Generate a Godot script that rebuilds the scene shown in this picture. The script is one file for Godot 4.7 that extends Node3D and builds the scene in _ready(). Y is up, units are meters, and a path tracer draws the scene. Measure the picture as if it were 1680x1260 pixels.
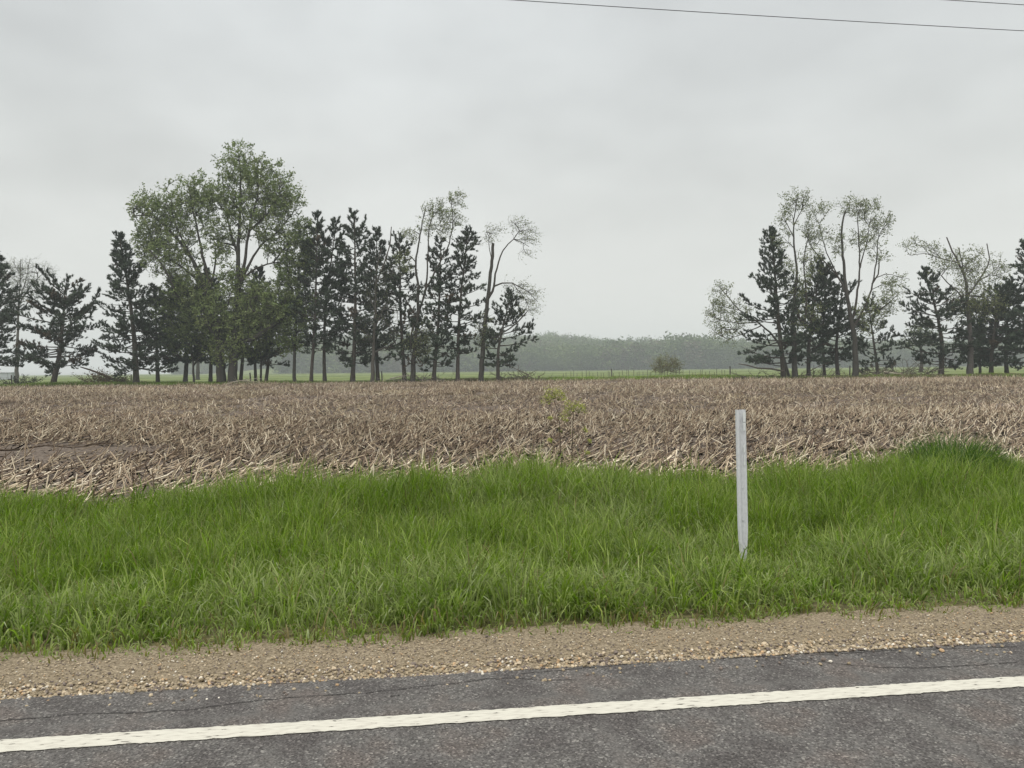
extends Node3D
# A stubble field seen from a country road under an overcast sky, with a windbreak of pines and broadleaf trees beyond it.

# ---------------------------------------------------------------- geometry collector
class Geo:
	var v := PackedVector3Array()
	var n := PackedVector3Array()
	var c := PackedColorArray()
	var uv := PackedVector2Array()
	func tri(a: Vector3, b: Vector3, d: Vector3, col: Color) -> void:
		v.append(a); v.append(b); v.append(d)
		c.append(col); c.append(col); c.append(col)
	func quad(a: Vector3, b: Vector3, d: Vector3, e: Vector3, col: Color) -> void:
		v.append(a); v.append(b); v.append(d); v.append(a); v.append(d); v.append(e)
		for i in 6: c.append(col)
	func leaf(p: Vector3, along: Vector3, side: Vector3, col: Color) -> void:   # a diamond-shaped leaf
		var m := p + along * 0.5
		var e := p + along
		v.append(p); v.append(m + side); v.append(e)
		v.append(p); v.append(e); v.append(m - side)
		for i in 6: c.append(col)
	func tube(pts: PackedVector3Array, rad: PackedFloat32Array, sides: int, col: Color, cap := false) -> void:
		var k := pts.size()
		var dir := (pts[1] - pts[0]).normalized()
		var side := dir.cross(Vector3(0.31, 0.17, 0.93)).normalized()
		var rings: Array[PackedVector3Array] = []
		var norms: Array[PackedVector3Array] = []
		for i in k:
			var d := (pts[mini(i + 1, k - 1)] - pts[maxi(i - 1, 0)]).normalized()
			if d.length_squared() < 0.5: d = dir
			side = (side - d * side.dot(d)).normalized()
			var up := d.cross(side)
			var ring := PackedVector3Array()
			var nn := PackedVector3Array()
			for j in sides:
				var a := TAU * j / sides
				var o := side * cos(a) + up * sin(a)
				ring.append(pts[i] + o * rad[i]); nn.append(o)
			rings.append(ring); norms.append(nn)
		for i in k - 1:
			for j in sides:
				var q := (j + 1) % sides
				v.append(rings[i][j]); v.append(rings[i + 1][j]); v.append(rings[i + 1][q])
				v.append(rings[i][j]); v.append(rings[i + 1][q]); v.append(rings[i][q])
				n.append(norms[i][j]); n.append(norms[i + 1][j]); n.append(norms[i + 1][q])
				n.append(norms[i][j]); n.append(norms[i + 1][q]); n.append(norms[i][q])
				for x in 6: c.append(col)
		if cap:
			for en in [0, k - 1]:
				var d2: Vector3 = (pts[1] - pts[0]).normalized() * -1.0 if en == 0 else (pts[k - 1] - pts[k - 2]).normalized()
				for j in sides - 2:
					if en == 0:
						v.append(rings[en][0]); v.append(rings[en][j + 1]); v.append(rings[en][j + 2])
					else:
						v.append(rings[en][0]); v.append(rings[en][j + 2]); v.append(rings[en][j + 1])
					for x in 3: n.append(d2); c.append(col)
	func mesh() -> ArrayMesh:
		var a := []
		a.resize(Mesh.ARRAY_MAX)
		a[Mesh.ARRAY_VERTEX] = v
		if n.size() == v.size(): a[Mesh.ARRAY_NORMAL] = n
		if c.size() == v.size(): a[Mesh.ARRAY_COLOR] = c
		if uv.size() == v.size(): a[Mesh.ARRAY_TEX_UV] = uv
		var m := ArrayMesh.new()
		m.add_surface_from_arrays(Mesh.PRIMITIVE_TRIANGLES, a)
		return m

# ---------------------------------------------------------------- camera numbers
const F := 1250.0            # focal length in pixels of the 1680 x 1260 photograph
const EYE := 1.4
const ROLL := -0.62
const HORIZON := 606.0
const ROAD_TURN := 6.6       # degrees between the road and the picture plane
var cam_basis: Basis
var ru: Vector3              # along the road
var rn: Vector3              # away from the road, across the field
var rng := RandomNumberGenerator.new()
var soft := FastNoiseLite.new()
var M := {}
var names := {}
var total_tris := 0

func ray(px: float, py: float) -> Vector3:
	return cam_basis * Vector3((px - 840.0) / F, (630.0 - py) / F, -1.0)
func at(px: float, py: float, depth: float) -> Vector3:      # the point at that distance in front of the camera
	var d := ray(px, py)
	return Vector3(0, EYE, 0) + d * (depth / -d.z)
func on_ground(px: float, depth: float) -> Vector3:
	var p := at(px, 620.0, depth)
	p.y = gy(p.x, p.z)
	return p
func rp(s: float, t: float, y := 0.0) -> Vector3:            # along the road, across it
	var p := ru * s + rn * t
	p.y = y
	return p
func rr(a: float, b: float) -> float:
	return rng.randf_range(a, b)
func rdir() -> Vector3:
	return Vector3(rng.randfn(), rng.randfn(), rng.randfn()).normalized()
func lin(r: float, g: float, b: float) -> Color:             # a linear base colour for albedo_color
	return Color(r, g, b).linear_to_srgb()

# ---------------------------------------------------------------- the lie of the land
func far_edge(x: float) -> float:                            # depth at which the field ends at the windbreak
	return 84.0 + 3.0 * exp(-pow((x - 2.0) / 30.0, 2.0)) - 5.5 * smoothstep(20.0, 60.0, x)
func near_edge(x: float) -> float:                           # distance from the road at which the grass verge ends
	var e := 10.15
	e -= 0.5 * (1.0 - smoothstep(-3.6, -1.9, x))
	e -= 0.6 * smoothstep(2.35, 2.8, x) * (1.0 - smoothstep(4.1, 5.0, x))
	return e + 0.25 * soft.get_noise_2d(x * 60.0, 77.0)
func gy(x: float, z: float) -> float:
	var t := x * rn.x + z * rn.z
	var y := 0.0
	if t <= 3.5: return 0.0
	if t <= 4.1: return lerpf(-0.006, -0.05, (t - 3.5) / 0.6)
	if t <= 8.0:
		y = lerpf(-0.05, -0.34, smoothstep(3.7, 7.4, t))
	else:
		y = lerpf(-0.34, -0.22, smoothstep(8.0, 9.6, t))
	if t > 9.6:
		y += 0.20 * smoothstep(11.0, 84.0, -z)
		y += 0.10 * exp(-pow((-z - 20.5) / 4.5, 2.0)) * smoothstep(-6.0, 5.0, x)
		y += 0.10 * soft.get_noise_2d(x * 4.0, z * 4.0) * smoothstep(9.6, 20.0, t)
	if -z > 300.0:
		y += hill(x, z)
	return y
func hill(x: float, z: float) -> float:
	var side := x / -z                                       # the rise lies behind the middle and right of the windbreak
	var h := 22.0 * smoothstep(-0.46, -0.2, side) * (1.0 - 0.62 * smoothstep(-0.02, 0.22, side)) + 2.0 * soft.get_noise_2d(x * 0.6, 9.0)
	return h * smoothstep(600.0, 840.0, -z) * smoothstep(-0.46, -0.3, side)

# ---------------------------------------------------------------- materials
func mat(called: String, color: Color, rough := 0.9, vertex := false) -> StandardMaterial3D:
	var m := StandardMaterial3D.new()
	m.resource_name = called
	m.albedo_color = color
	m.roughness = rough
	m.vertex_color_use_as_albedo = vertex
	m.cull_mode = BaseMaterial3D.CULL_DISABLED
	m.metallic_specular = 0.3
	M[called] = m
	return m
func noise_tex(seed_: int, freq: float, cols: Array, offs: Array, size := 512, cellular := false, octaves := 4) -> NoiseTexture2D:
	var f := FastNoiseLite.new()
	f.seed = seed_
	f.frequency = freq
	if cellular:
		f.noise_type = FastNoiseLite.TYPE_CELLULAR
		f.cellular_return_type = FastNoiseLite.RETURN_CELL_VALUE
		f.fractal_type = FastNoiseLite.FRACTAL_NONE
	else:
		f.noise_type = FastNoiseLite.TYPE_SIMPLEX_SMOOTH
		f.fractal_octaves = octaves
	var t := NoiseTexture2D.new()
	t.width = size; t.height = size
	t.seamless = true
	t.noise = f
	if cols.size():
		var g := Gradient.new()
		g.offsets = PackedFloat32Array(offs)
		g.colors = PackedColorArray(cols)
		t.color_ramp = g
	return t
func height_tex(seed_: int, freq: float, size := 512, cellular := false) -> NoiseTexture2D:
	var t := noise_tex(seed_, freq, [], [], size, cellular)
	if cellular: t.noise.cellular_return_type = FastNoiseLite.RETURN_DISTANCE
	return t
func make_materials() -> void:
	var a := mat("asphalt", Color.WHITE, 0.85)
	a.albedo_texture = noise_tex(3, 0.17, [lin(.058, .055, .052), lin(.088, .084, .079), lin(.110, .105, .099), lin(.145, .138, .130), lin(.25, .24, .22)], [0.0, 0.3, 0.62, 0.9, 1.0], 1024, true)
	a.uv1_scale = Vector3(0.8, 0.8, 1)
	a.heightmap_enabled = true
	a.heightmap_texture = height_tex(3, 0.17, 1024, true)
	a.heightmap_scale = 0.35
	a.detail_enabled = true
	a.detail_uv_layer = BaseMaterial3D.DETAIL_UV_1
	a.detail_blend_mode = BaseMaterial3D.BLEND_MODE_MUL
	a.detail_albedo = noise_tex(8, 0.006, [lin(.74, .72, .73), lin(1, 1, 1), lin(1, .93, .9)], [0.2, 0.55, 0.85], 512)
	var l := mat("road_paint", Color.WHITE, 0.75)
	l.albedo_texture = noise_tex(21, 0.05, [Color(lin(.32, .30, .26), 0.0), Color(lin(.40, .38, .33), 1.0), Color(lin(.475, .46, .40), 1.0), Color(lin(.51, .495, .43), 1.0)], [0.15, 0.21, 0.45, 0.8], 512, false, 5)
	l.uv1_scale = Vector3(0.45, 2.2, 1)
	l.transparency = BaseMaterial3D.TRANSPARENCY_ALPHA_SCISSOR
	l.alpha_scissor_threshold = 0.5
	mat("crack", lin(.034, .032, .031), 0.95)
	var g := mat("gravel_bed", Color.WHITE, 0.95)
	g.albedo_texture = noise_tex(5, 0.09, [lin(.115, .092, .060), lin(.20, .163, .110), lin(.24, .195, .134), lin(.32, .268, .19)], [0.0, 0.4, 0.75, 1.0], 1024, true)
	g.uv1_scale = Vector3(1.2, 1.2, 1)
	g.heightmap_enabled = true
	g.heightmap_texture = height_tex(5, 0.09, 1024, true)
	g.heightmap_scale = 0.5
	mat("stone", Color.WHITE, 0.85, true)
	var s := mat("soil", Color.WHITE, 0.95)
	s.albedo_texture = noise_tex(6, 0.02, [lin(.080, .063, .051), lin(.125, .100, .080), lin(.165, .134, .108)], [0.25, 0.5, 0.8], 1024, false, 6)
	s.uv1_triplanar = true
	s.uv1_world_triplanar = true
	s.uv1_scale = Vector3(0.31, 0.31, 0.31)
	s.normal_enabled = true
	var sn := height_tex(6, 0.03, 512)
	sn.as_normal_map = true
	sn.bump_strength = 12.0
	s.normal_texture = sn
	var vs := mat("verge_soil", Color.WHITE, 0.95)
	vs.albedo_texture = noise_tex(16, 0.03, [lin(.05, .045, .02), lin(.09, .085, .035), lin(.13, .11, .06)], [0.25, 0.5, 0.8], 512, false, 5)
	vs.uv1_triplanar = true
	vs.uv1_world_triplanar = true
	vs.uv1_scale = Vector3(0.9, 0.9, 0.9)
	var p := mat("pasture", Color.WHITE, 0.95)
	p.albedo_texture = noise_tex(7, 0.012, [lin(.085, .115, .034), lin(.12, .155, .045), lin(.155, .175, .06)], [0.25, 0.5, 0.8], 512, false, 4)
	p.uv1_triplanar = true
	p.uv1_world_triplanar = true
	p.uv1_scale = Vector3(0.012, 0.012, 0.012)
	var gr := mat("grass_blade", Color.WHITE, 0.42, true)
	gr.metallic_specular = 0.4
	gr.backlight_enabled = true
	gr.backlight = Color(0.85, 1.0, 0.4)
	var lf := mat("foliage", Color.WHITE, 0.6, true)
	lf.backlight_enabled = true
	lf.backlight = Color(0.6, 0.7, 0.35)
	mat("needles", Color.WHITE, 0.7, true)
	mat("wood_litter", Color.WHITE, 0.85, true)
	var b := mat("bark", Color.WHITE, 0.95, true)
	b.albedo_texture = noise_tex(12, 0.04, [lin(.55, .53, .5), lin(1, 1, 1), lin(1.0, .96, .9)], [0.2, 0.55, 0.9], 512)
	b.uv1_triplanar = true
	b.uv1_scale = Vector3(0.7, 0.22, 0.7)
	mat("fence_wood", lin(.11, .10, .088), 0.95)
	mat("wire", lin(.05, .05, .052), 0.6)
	var z := mat("galvanized", Color.WHITE, 0.55)
	z.metallic = 0.0
	z.albedo_texture = noise_tex(31, 0.03, [lin(.50, .51, .53), lin(.56, .57, .59), lin(.60, .61, .63)], [0.2, 0.5, 0.85], 512, false, 5)
	z.uv1_triplanar = true
	z.uv1_scale = Vector3(3, 1.2, 3)
	mat("white_sheeting", lin(.62, .64, .64), 0.5)
	mat("white_wall", lin(.75, .75, .74), 0.8)
	mat("grey_wall", lin(.33, .35, .37), 0.8)

# ---------------------------------------------------------------- nodes
func numbered(called: String) -> String:
	if not names.has(called):
		names[called] = 0
		return called
	names[called] += 1
	return "%s_%03d" % [called, names[called]]
func tag(o: Node, label: String, category: String, group := "", kind := "") -> Node:
	o.set_meta("label", label)
	o.set_meta("category", category)
	if group: o.set_meta("group", group)
	if kind: o.set_meta("kind", kind)
	return o
func thing(called: String, where: Vector3, label: String, category: String, group := "") -> Node3D:
	var o := Node3D.new()
	o.name = numbered(called)
	add_child(o)
	o.position = where
	tag(o, label, category, group)
	return o
func put(called: String, mesh: Mesh, m: Material, parent: Node) -> MeshInstance3D:
	var o := MeshInstance3D.new()
	o.name = numbered(called) if parent == self else called
	o.mesh = mesh
	o.material_override = m
	if mesh is ArrayMesh: total_tris += mesh.surface_get_array_len(0) / 3
	parent.add_child(o, true)
	return o
func structure(called: String, mesh: Mesh, m: Material, label: String, category: String) -> MeshInstance3D:
	var o := put(called, mesh, m, self)
	tag(o, label, category, "", "structure")
	return o
func scatter(called: String, mesh: Mesh, m: Material, xf: Array, cols: PackedColorArray, parent: Node) -> MultiMeshInstance3D:
	var mm := MultiMesh.new()
	mm.transform_format = MultiMesh.TRANSFORM_3D
	mm.use_colors = true
	mm.mesh = mesh
	mm.instance_count = xf.size()
	for i in xf.size():
		mm.set_instance_transform(i, xf[i])
		mm.set_instance_color(i, cols[i])
	var o := MultiMeshInstance3D.new()
	o.name = called
	o.multimesh = mm
	o.material_override = m
	parent.add_child(o, true)
	o.set_meta("kind", "stuff")
	return o
func sheet(rows: Array, uvs := []) -> ArrayMesh:             # rows of points, nearest row first, left to right
	var st := SurfaceTool.new()
	st.begin(Mesh.PRIMITIVE_TRIANGLES)
	var w: int = rows[0].size()
	for i in rows.size():
		for j in w:
			if uvs.size(): st.set_uv(uvs[i][j])
			st.add_vertex(rows[i][j])
	for i in rows.size() - 1:
		for j in w - 1:
			var a := i * w + j
			st.add_index(a); st.add_index(a + w); st.add_index(a + w + 1)
			st.add_index(a); st.add_index(a + w + 1); st.add_index(a + 1)
	st.generate_normals()
	return st.commit()

# ---------------------------------------------------------------- setting
func build_road() -> void:
	var rows := []; var uvs := []
	for t in [-6.0, -3.0, 0.0, 1.5, 3.0, 3.3]:
		var r := PackedVector3Array(); var u := PackedVector2Array()
		for i in 241:
			var s := -60.0 + 0.5 * i
			r.append(rp(s, t, 0.0)); u.append(Vector2(s, t))
		rows.append(r); uvs.append(u)
	var r2 := PackedVector3Array(); var u2 := PackedVector2Array()
	for i in 241:
		var s := -60.0 + 0.5 * i
		var t := 3.505 + 0.025 * soft.get_noise_2d(s * 90.0, 3.0) + 0.008 * sin(i * 2.4)
		r2.append(rp(s, t, 0.0)); u2.append(Vector2(s, t))
	rows.append(r2); uvs.append(u2)
	var road := structure("road", sheet(rows, uvs), M.asphalt, "grey worn asphalt road with a cracked edge", "road")
	# cracks: thin dark open seams along the edge of the paving, traced on the asphalt
	var traces := [
		[[0, 1183], [60, 1178], [130, 1172], [220, 1170], [300, 1166], [420, 1150], [520, 1142], [600, 1137]],
		[[600, 1137], [720, 1124], [770, 1119], [800, 1114], [860, 1113], [900, 1117], [960, 1116]],
		[[1060, 1086], [1150, 1081], [1260, 1078], [1330, 1084], [1400, 1093], [1500, 1097], [1600, 1092], [1680, 1086]],
		[[1476, 1066], [1490, 1080], [1530, 1092], [1570, 1103], [1600, 1114]],
		[[1080, 1085], [1010, 1092], [900, 1102], [840, 1108]],
		[[640, 1142], [672, 1141]],
		[[1330, 1076], [1470, 1067], [1600, 1064], [1680, 1060]]]
	for tr in traces:
		var geo := Geo.new()
		var pts := []
		for q in tr:
			var d := ray(q[0], q[1])
			pts.append(Vector3(0, EYE, 0) + d * (-EYE / d.y))
		var fine := []
		for i in pts.size() - 1:
			var a: Vector3 = pts[i]; var b: Vector3 = pts[i + 1]
			var k := maxi(2, int(a.distance_to(b) / 0.035))
			for j in k:
				var p := a.lerp(b, float(j) / k)
				fine.append(p + rn * rr(-0.006, 0.006))
		for i in fine.size() - 1:
			var w := rr(0.001, 0.003)
			var w2 := rr(0.001, 0.003)
			var up := Vector3(0, 0.003, 0)
			geo.quad(fine[i] - rn * w + up, fine[i] + rn * w + up, fine[i + 1] + rn * w2 + up, fine[i + 1] - rn * w2 + up, Color.WHITE)
		put("crack", geo.mesh(), M.crack, road)
	# edge line, with a slightly ragged outline
	rows = []; uvs = []
	for k in 3:
		var r := PackedVector3Array(); var u := PackedVector2Array()
		for i in 2400:
			var s := -24.0 + 0.02 * i
			var e := 0.0
			if k != 1: e = rr(-0.004, 0.004) + 0.006 * soft.get_noise_2d(s * 40.0, 10.0 * k)
			r.append(rp(s, 2.996 + 0.05 * k + e, 0.004)); u.append(Vector2(s, 0.052 * k))
		rows.append(r); uvs.append(u)
	structure("edge_line", sheet(rows, uvs), M.road_paint, "worn white edge line painted along the asphalt road", "road marking")

func build_ground() -> void:
	var rows := []; var uvs := []
	for t in [3.42, 3.52, 3.66, 3.76, 3.86, 3.96, 4.1, 4.3]:
		var r := PackedVector3Array(); var u := PackedVector2Array()
		for i in 241:
			var s := -60.0 + 0.5 * i
			var p := rp(s, t)
			p.y = gy(p.x, p.z) + 0.012 * soft.get_noise_2d(s * 50.0, t * 60.0) - (0.03 if t < 3.45 else 0.004)
			r.append(p); u.append(Vector2(s, t))
		rows.append(r); uvs.append(u)
	structure("gravel_shoulder", sheet(rows, uvs), M.gravel_bed, "tan gravel shoulder between asphalt road and grass", "shoulder")
	rows = []
	for k in 34:
		var r := PackedVector3Array()
		for i in 201:
			var s := -60.0 + 0.6 * i
			var t := 4.12 + 0.22 * k
			var p := rp(s, t)
			p.y = gy(p.x, p.z) + 0.02 * soft.get_noise_2d(p.x * 30.0, p.z * 30.0) - (0.03 if k == 0 else 0.0)
			p.y -= 0.12 * smoothstep(-0.1, 0.4, t - near_edge(p.x))
			r.append(p)
		rows.append(r)
	structure("verge_ground", sheet(rows), M.verge_soil, "earth of the shallow roadside ditch under the grass", "ground")
	# field: its near rim runs beneath the verge, its far rim under the windbreak
	rows = []
	for k in 121:
		var f := pow(k / 120.0, 2.2)
		var r := PackedVector3Array()
		for i in 241:
			var xi := lerpf(-1.0, 1.0, i / 240.0)
			var x := 110.0 * signf(xi) * pow(absf(xi), 1.5)
			var zn := -(8.2 + x * -rn.x) / -rn.z
			var z := lerpf(zn, -far_edge(x) - 1.5, f)
			var y := field_y(x, z)
			var t := x * rn.x + z * rn.z
			var e := near_edge(x)
			if t < e: y -= 0.06 * smoothstep(0.0, 0.5, e - t)
			r.append(Vector3(x, y, z))
		rows.append(r)
	structure("field", sheet(rows), M.soil, "brown harvested corn field strewn with stubble", "field")
	# pasture out to the horizon, with the low wooded rise
	rows = []
	for k in 90:
		var f := pow(k / 89.0, 2.6)
		var r := PackedVector3Array()
		for i in 161:
			var side := lerpf(-1.0, 1.0, i / 160.0)
			var d := lerpf(0.0, 1400.0, f)
			var x := side * lerpf(130.0, 1700.0, f)
			var z := -far_edge(x if f < 0.05 else 0.0) - 1.0 - d
			r.append(Vector3(x, gy(x, z) - 0.012, z))
		rows.append(r)
	structure("pasture", sheet(rows), M.pasture, "pale green pasture stretching away behind the windbreak", "pasture")
	# the near side of the road
	rows = []
	for t in [-60.0, -30.0, -12.0, -8.0, -5.98]:
		var r := PackedVector3Array()
		for i in 25: r.append(rp(-60.0 + 5.0 * i, t, -0.02 if t > -7.0 else -0.3))
		rows.append(r)
	structure("ground", sheet(rows), M.verge_soil, "grassy ground on the near side of the road", "ground")

func stone_mesh(sd: int) -> ArrayMesh:
	rng.seed = sd
	var geo := Geo.new()
	var ph := (1.0 + sqrt(5.0)) / 2.0
	var p := [Vector3(-1, ph, 0), Vector3(1, ph, 0), Vector3(-1, -ph, 0), Vector3(1, -ph, 0), Vector3(0, -1, ph), Vector3(0, 1, ph), Vector3(0, -1, -ph), Vector3(0, 1, -ph), Vector3(ph, 0, -1), Vector3(ph, 0, 1), Vector3(-ph, 0, -1), Vector3(-ph, 0, 1)]
	for i in 12: p[i] = (p[i].normalized() * rr(0.75, 1.2)) * Vector3(1.0, 0.62, 0.8)
	for f in [[0, 11, 5], [0, 5, 1], [0, 1, 7], [0, 7, 10], [0, 10, 11], [1, 5, 9], [5, 11, 4], [11, 10, 2], [10, 7, 6], [7, 1, 8], [3, 9, 4], [3, 4, 2], [3, 2, 6], [3, 6, 8], [3, 8, 9], [4, 9, 5], [2, 4, 11], [6, 2, 10], [8, 6, 7], [9, 8, 1]]:
		geo.tri(p[f[0]], p[f[2]], p[f[1]], Color.WHITE)
	return geo.mesh()
func build_gravel() -> void:
	var root := Node3D.new()
	root.name = "gravel"
	add_child(root)
	tag(root, "loose tan and grey gravel stones along the edge of the asphalt", "gravel", "", "stuff")
	for k in 3:
		var m := stone_mesh(40 + k)
		var xf := []; var cols := PackedColorArray()
		for i in 7500:
			var s := rr(-6.5, 7.5)
			var t := 3.495 + 0.6 * pow(rng.randf(), 1.7)
			if rng.randf() < 0.02: t = rr(3.34, 3.5)
			var sz := rr(0.003, 0.0085) * (1.4 if t < 3.7 else 0.8)
			if rng.randf() < 0.04: sz *= 1.6
			var p := rp(s, t)
			p.y = gy(p.x, p.z) + 0.012 * soft.get_noise_2d(s * 50.0, t * 60.0) + sz * 0.25
			xf.append(Transform3D(Basis.from_euler(Vector3(rr(-.5, .5), rr(0, TAU), rr(-.5, .5))).scaled_local(Vector3.ONE * sz), p))
			var q := rng.randf()
			var c := Color(.32, .26, .175)
			if q > 0.78: c = Color(.17, .14, .12)
			elif q > 0.6: c = Color(.46, .38, .27)
			elif q > 0.55: c = Color(.6, .56, .48)
			elif q > 0.48: c = Color(.42, .29, .17)
			cols.append(c * rr(0.7, 1.1))
		scatter("stone", m, M.stone, xf, cols, root)

# ---------------------------------------------------------------- grass
func grass_mesh(sd: int, blades: int, spread: float, hgt: float, bend: float, width: float) -> ArrayMesh:
	rng.seed = sd
	var geo := Geo.new()
	for b in blades:
		var base := Vector3(rng.randfn() * spread, 0, rng.randfn() * spread)
		var a := rr(0, TAU)
		var out := Vector3(cos(a), 0, sin(a))
		var side := out.cross(Vector3.UP)
		side = (side + out * rr(-.8, .8)).normalized()
		var h := hgt * rr(0.55, 1.1)
		var bd := bend * rr(0.25, 1.5)
		if rng.randf() < 0.12: bd *= 2.4
		var w := width * rr(0.7, 1.3)
		var col := Color(rr(.8, 1.2), rr(.85, 1.15), rr(.7, 1.3))
		if rng.randf() < 0.05: col = Color(2.4, 1.5, 2.6)
		var prev := base - Vector3(0, 0.03, 0)
		var pw := w * 0.8
		var ang := rr(0.02, 0.2)
		var steps := 3
		for i in steps:
			var f := (i + 1.0) / steps
			ang += bd * (0.12 + 0.5 * f * f)
			ang = minf(ang, 2.5)
			var p := prev + (Vector3.UP * cos(ang) + out * sin(ang)) * (h / steps)
			var nw := w * (1.0 - pow(f, 2.2)) + 0.0004
			geo.quad(prev - side * pw, p - side * nw, p + side * nw, prev + side * pw, col)
			prev = p; pw = nw
	return geo.mesh()
func grass_height(s: float, t: float, x: float) -> float:
	var h := lerpf(0.07, 0.27, smoothstep(4.05, 4.8, t))
	h = lerpf(h, 0.46, smoothstep(5.2, 7.8, t))
	h *= 1.0 + 0.5 * soft.get_noise_2d(s * 22.0, t * 26.0) + 0.55 * soft.get_noise_2d(s * 75.0, t * 90.0 + 40.0)
	return h * (1.0 - 0.2 * (1.0 - smoothstep(-4.5, -2.0, x)) * smoothstep(6.5, 8.5, t))
func blade(geo: Geo, p: Vector3, out: Vector3, h: float, w: float, ang: float, bd: float, steps: int, col: Color) -> void:
	var side := Vector3(-out.z, 0, out.x)
	side = (side + out * rr(-.9, .9)).normalized() * w
	var prev := p
	var pl := p - side * 0.8
	var pr := p + side * 0.8
	var hs := h / steps
	for i in steps:
		var f := (i + 1.0) / steps
		ang = minf(ang + bd * (0.06 + 1.05 * f * f * f), 2.7)
		prev += (Vector3.UP * cos(ang) + out * sin(ang)) * hs
		if i == steps - 1:
			geo.v.append(pl); geo.v.append(prev); geo.v.append(pr)
			geo.c.append(col); geo.c.append(col); geo.c.append(col)
		else:
			var k := 1.0 - 0.75 * f * f
			var l := prev - side * k
			var r := prev + side * k
			geo.v.append(pl); geo.v.append(l); geo.v.append(r)
			geo.v.append(pl); geo.v.append(r); geo.v.append(pr)
			for x in 6: geo.c.append(col)
			pl = l; pr = r
func grass_tone(kind: int) -> Color:                        # two tones: deep green, and a yellower one commoner near the road
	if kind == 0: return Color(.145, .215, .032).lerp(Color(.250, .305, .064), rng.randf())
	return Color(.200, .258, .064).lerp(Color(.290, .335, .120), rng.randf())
func build_grass() -> void:
	rng.seed = 501
	var geo := Geo.new()
	var post := Vector3(1.93, 0, -6.35)
	for i in 23000:
		var s := rr(-10.0, 11.5)
		var t := 4.0 + 6.5 * rng.randf()
		var c0 := rp(s, t)
		if absf(c0.x) > 1.3 - c0.z * 0.70: continue
		var ragged := 0.10 * soft.get_noise_2d(s * 60.0, 4.0) + 0.06 * soft.get_noise_2d(s * 260.0, 8.0)
		if t < 4.1 + ragged: continue
		if t > near_edge(c0.x) + rr(-0.3, 0.12): continue
		if t < 4.4 + ragged and rng.randf() < 0.2: continue
		var h := grass_height(s, t, c0.x) * rr(0.75, 1.15)
		var off := c0 - post
		off.y = 0.0
		h *= lerpf(0.42, 1.0, smoothstep(0.12, 0.55, (off - Vector3(0.02, 0, 0.25)).length()))
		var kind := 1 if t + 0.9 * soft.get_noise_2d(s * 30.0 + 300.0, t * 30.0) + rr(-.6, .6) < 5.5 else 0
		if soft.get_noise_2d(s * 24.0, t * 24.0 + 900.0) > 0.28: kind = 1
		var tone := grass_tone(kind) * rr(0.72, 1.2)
		var bendy := rr(0.2, 0.6) + 0.6 * kind * rng.randf()
		var steps := 4 if t < 7.2 else 3
		for b in 13:
			var o := Vector3(rng.randfn(), 0, rng.randfn()) * 0.042
			var p := c0 + o
			p.y = gy(p.x, p.z) - 0.015
			var a := atan2(o.z, o.x) + rr(-.9, .9)
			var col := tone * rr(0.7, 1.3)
			var bd := bendy * rr(0.2, 1.6)
			var q := rng.randf()
			if q < 0.25: bd = rr(1.0, 2.2)
			if q > 0.955: col = Color(.36, .40, .22); bd = rr(0.8, 2.0)
			elif q > (0.94 if kind == 0 else 0.92 if t > 4.4 else 0.65): col = Color(.24, .19, .095) * rr(0.6, 1.2)
			blade(geo, p, Vector3(cos(a), 0, sin(a)), h * rr(0.4, 1.28), rr(0.0026, 0.0062), rr(0.0, 0.12) + o.length() * 4.0, bd, steps, col)
	# tussocks: broad-bladed clumps that arch out of the sward
	for i in 900:
		var s := rr(-9.0, 10.5)
		var t := 4.35 + 5.9 * rng.randf()
		var c0 := rp(s, t)
		if absf(c0.x) > 1.3 - c0.z * 0.70 or t > near_edge(c0.x) - 0.05: continue
		if (c0 - post - Vector3(0, 0, 0.25)).length() < 0.5: continue
		var h := grass_height(s, t, c0.x) * rr(1.0, 1.5)
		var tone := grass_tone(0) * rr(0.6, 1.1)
		for b in 30:
			var o := Vector3(rng.randfn(), 0, rng.randfn()) * 0.05
			var p := c0 + o
			p.y = gy(p.x, p.z) - 0.015
			var a := atan2(o.z, o.x) + rr(-.5, .5)
			blade(geo, p, Vector3(cos(a), 0, sin(a)), h * rr(0.5, 1.15), rr(0.0045, 0.0075), rr(0.0, 0.2) + o.length() * 4.0, rr(0.3, 1.7), 4, tone * rr(0.75, 1.3))
	var root := put("grass_verge", geo.mesh(), M.grass_blade, self)
	tag(root, "lush green uncut grass filling the roadside ditch", "grass", "", "stuff")
	print("grass tris ", geo.v.size() / 3)
	# the tall dark clump at the field edge
	geo = Geo.new()
	for i in 4200:
		var o := Vector3(rng.randfn() * 0.42, 0, rng.randfn() * 0.3)
		var p := at(1562, 780, 10.6) + o
		p.y = gy(p.x, p.z) - 0.01
		var h := 0.82 * exp(-o.length_squared() * 1.5) * rr(0.45, 1.25)
		var a := atan2(o.z, o.x) + rr(-1.0, 1.0)
		blade(geo, p, Vector3(cos(a), 0, sin(a)), h, rr(0.003, 0.006), rr(0, 0.6), rr(0.2, 1.6), 3, Color(.080, .140, .028) * rr(0.7, 1.3))
	tag(put("grass_clump", geo.mesh(), M.grass_blade, self), "tall dark green grass clump standing up at the edge of the field", "grass", "", "stuff")
	# rank grass under the windbreak
	var strip := Node3D.new()
	strip.name = "grass_strip"
	add_child(strip)
	tag(strip, "strip of rank grass under the windbreak trees, partly browned to stand for shade", "grass", "", "stuff")
	var wide := [grass_mesh(131, 90, 0.5, 1.0, 0.5, 0.022), grass_mesh(132, 90, 0.5, 1.0, 0.8, 0.022)]
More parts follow.
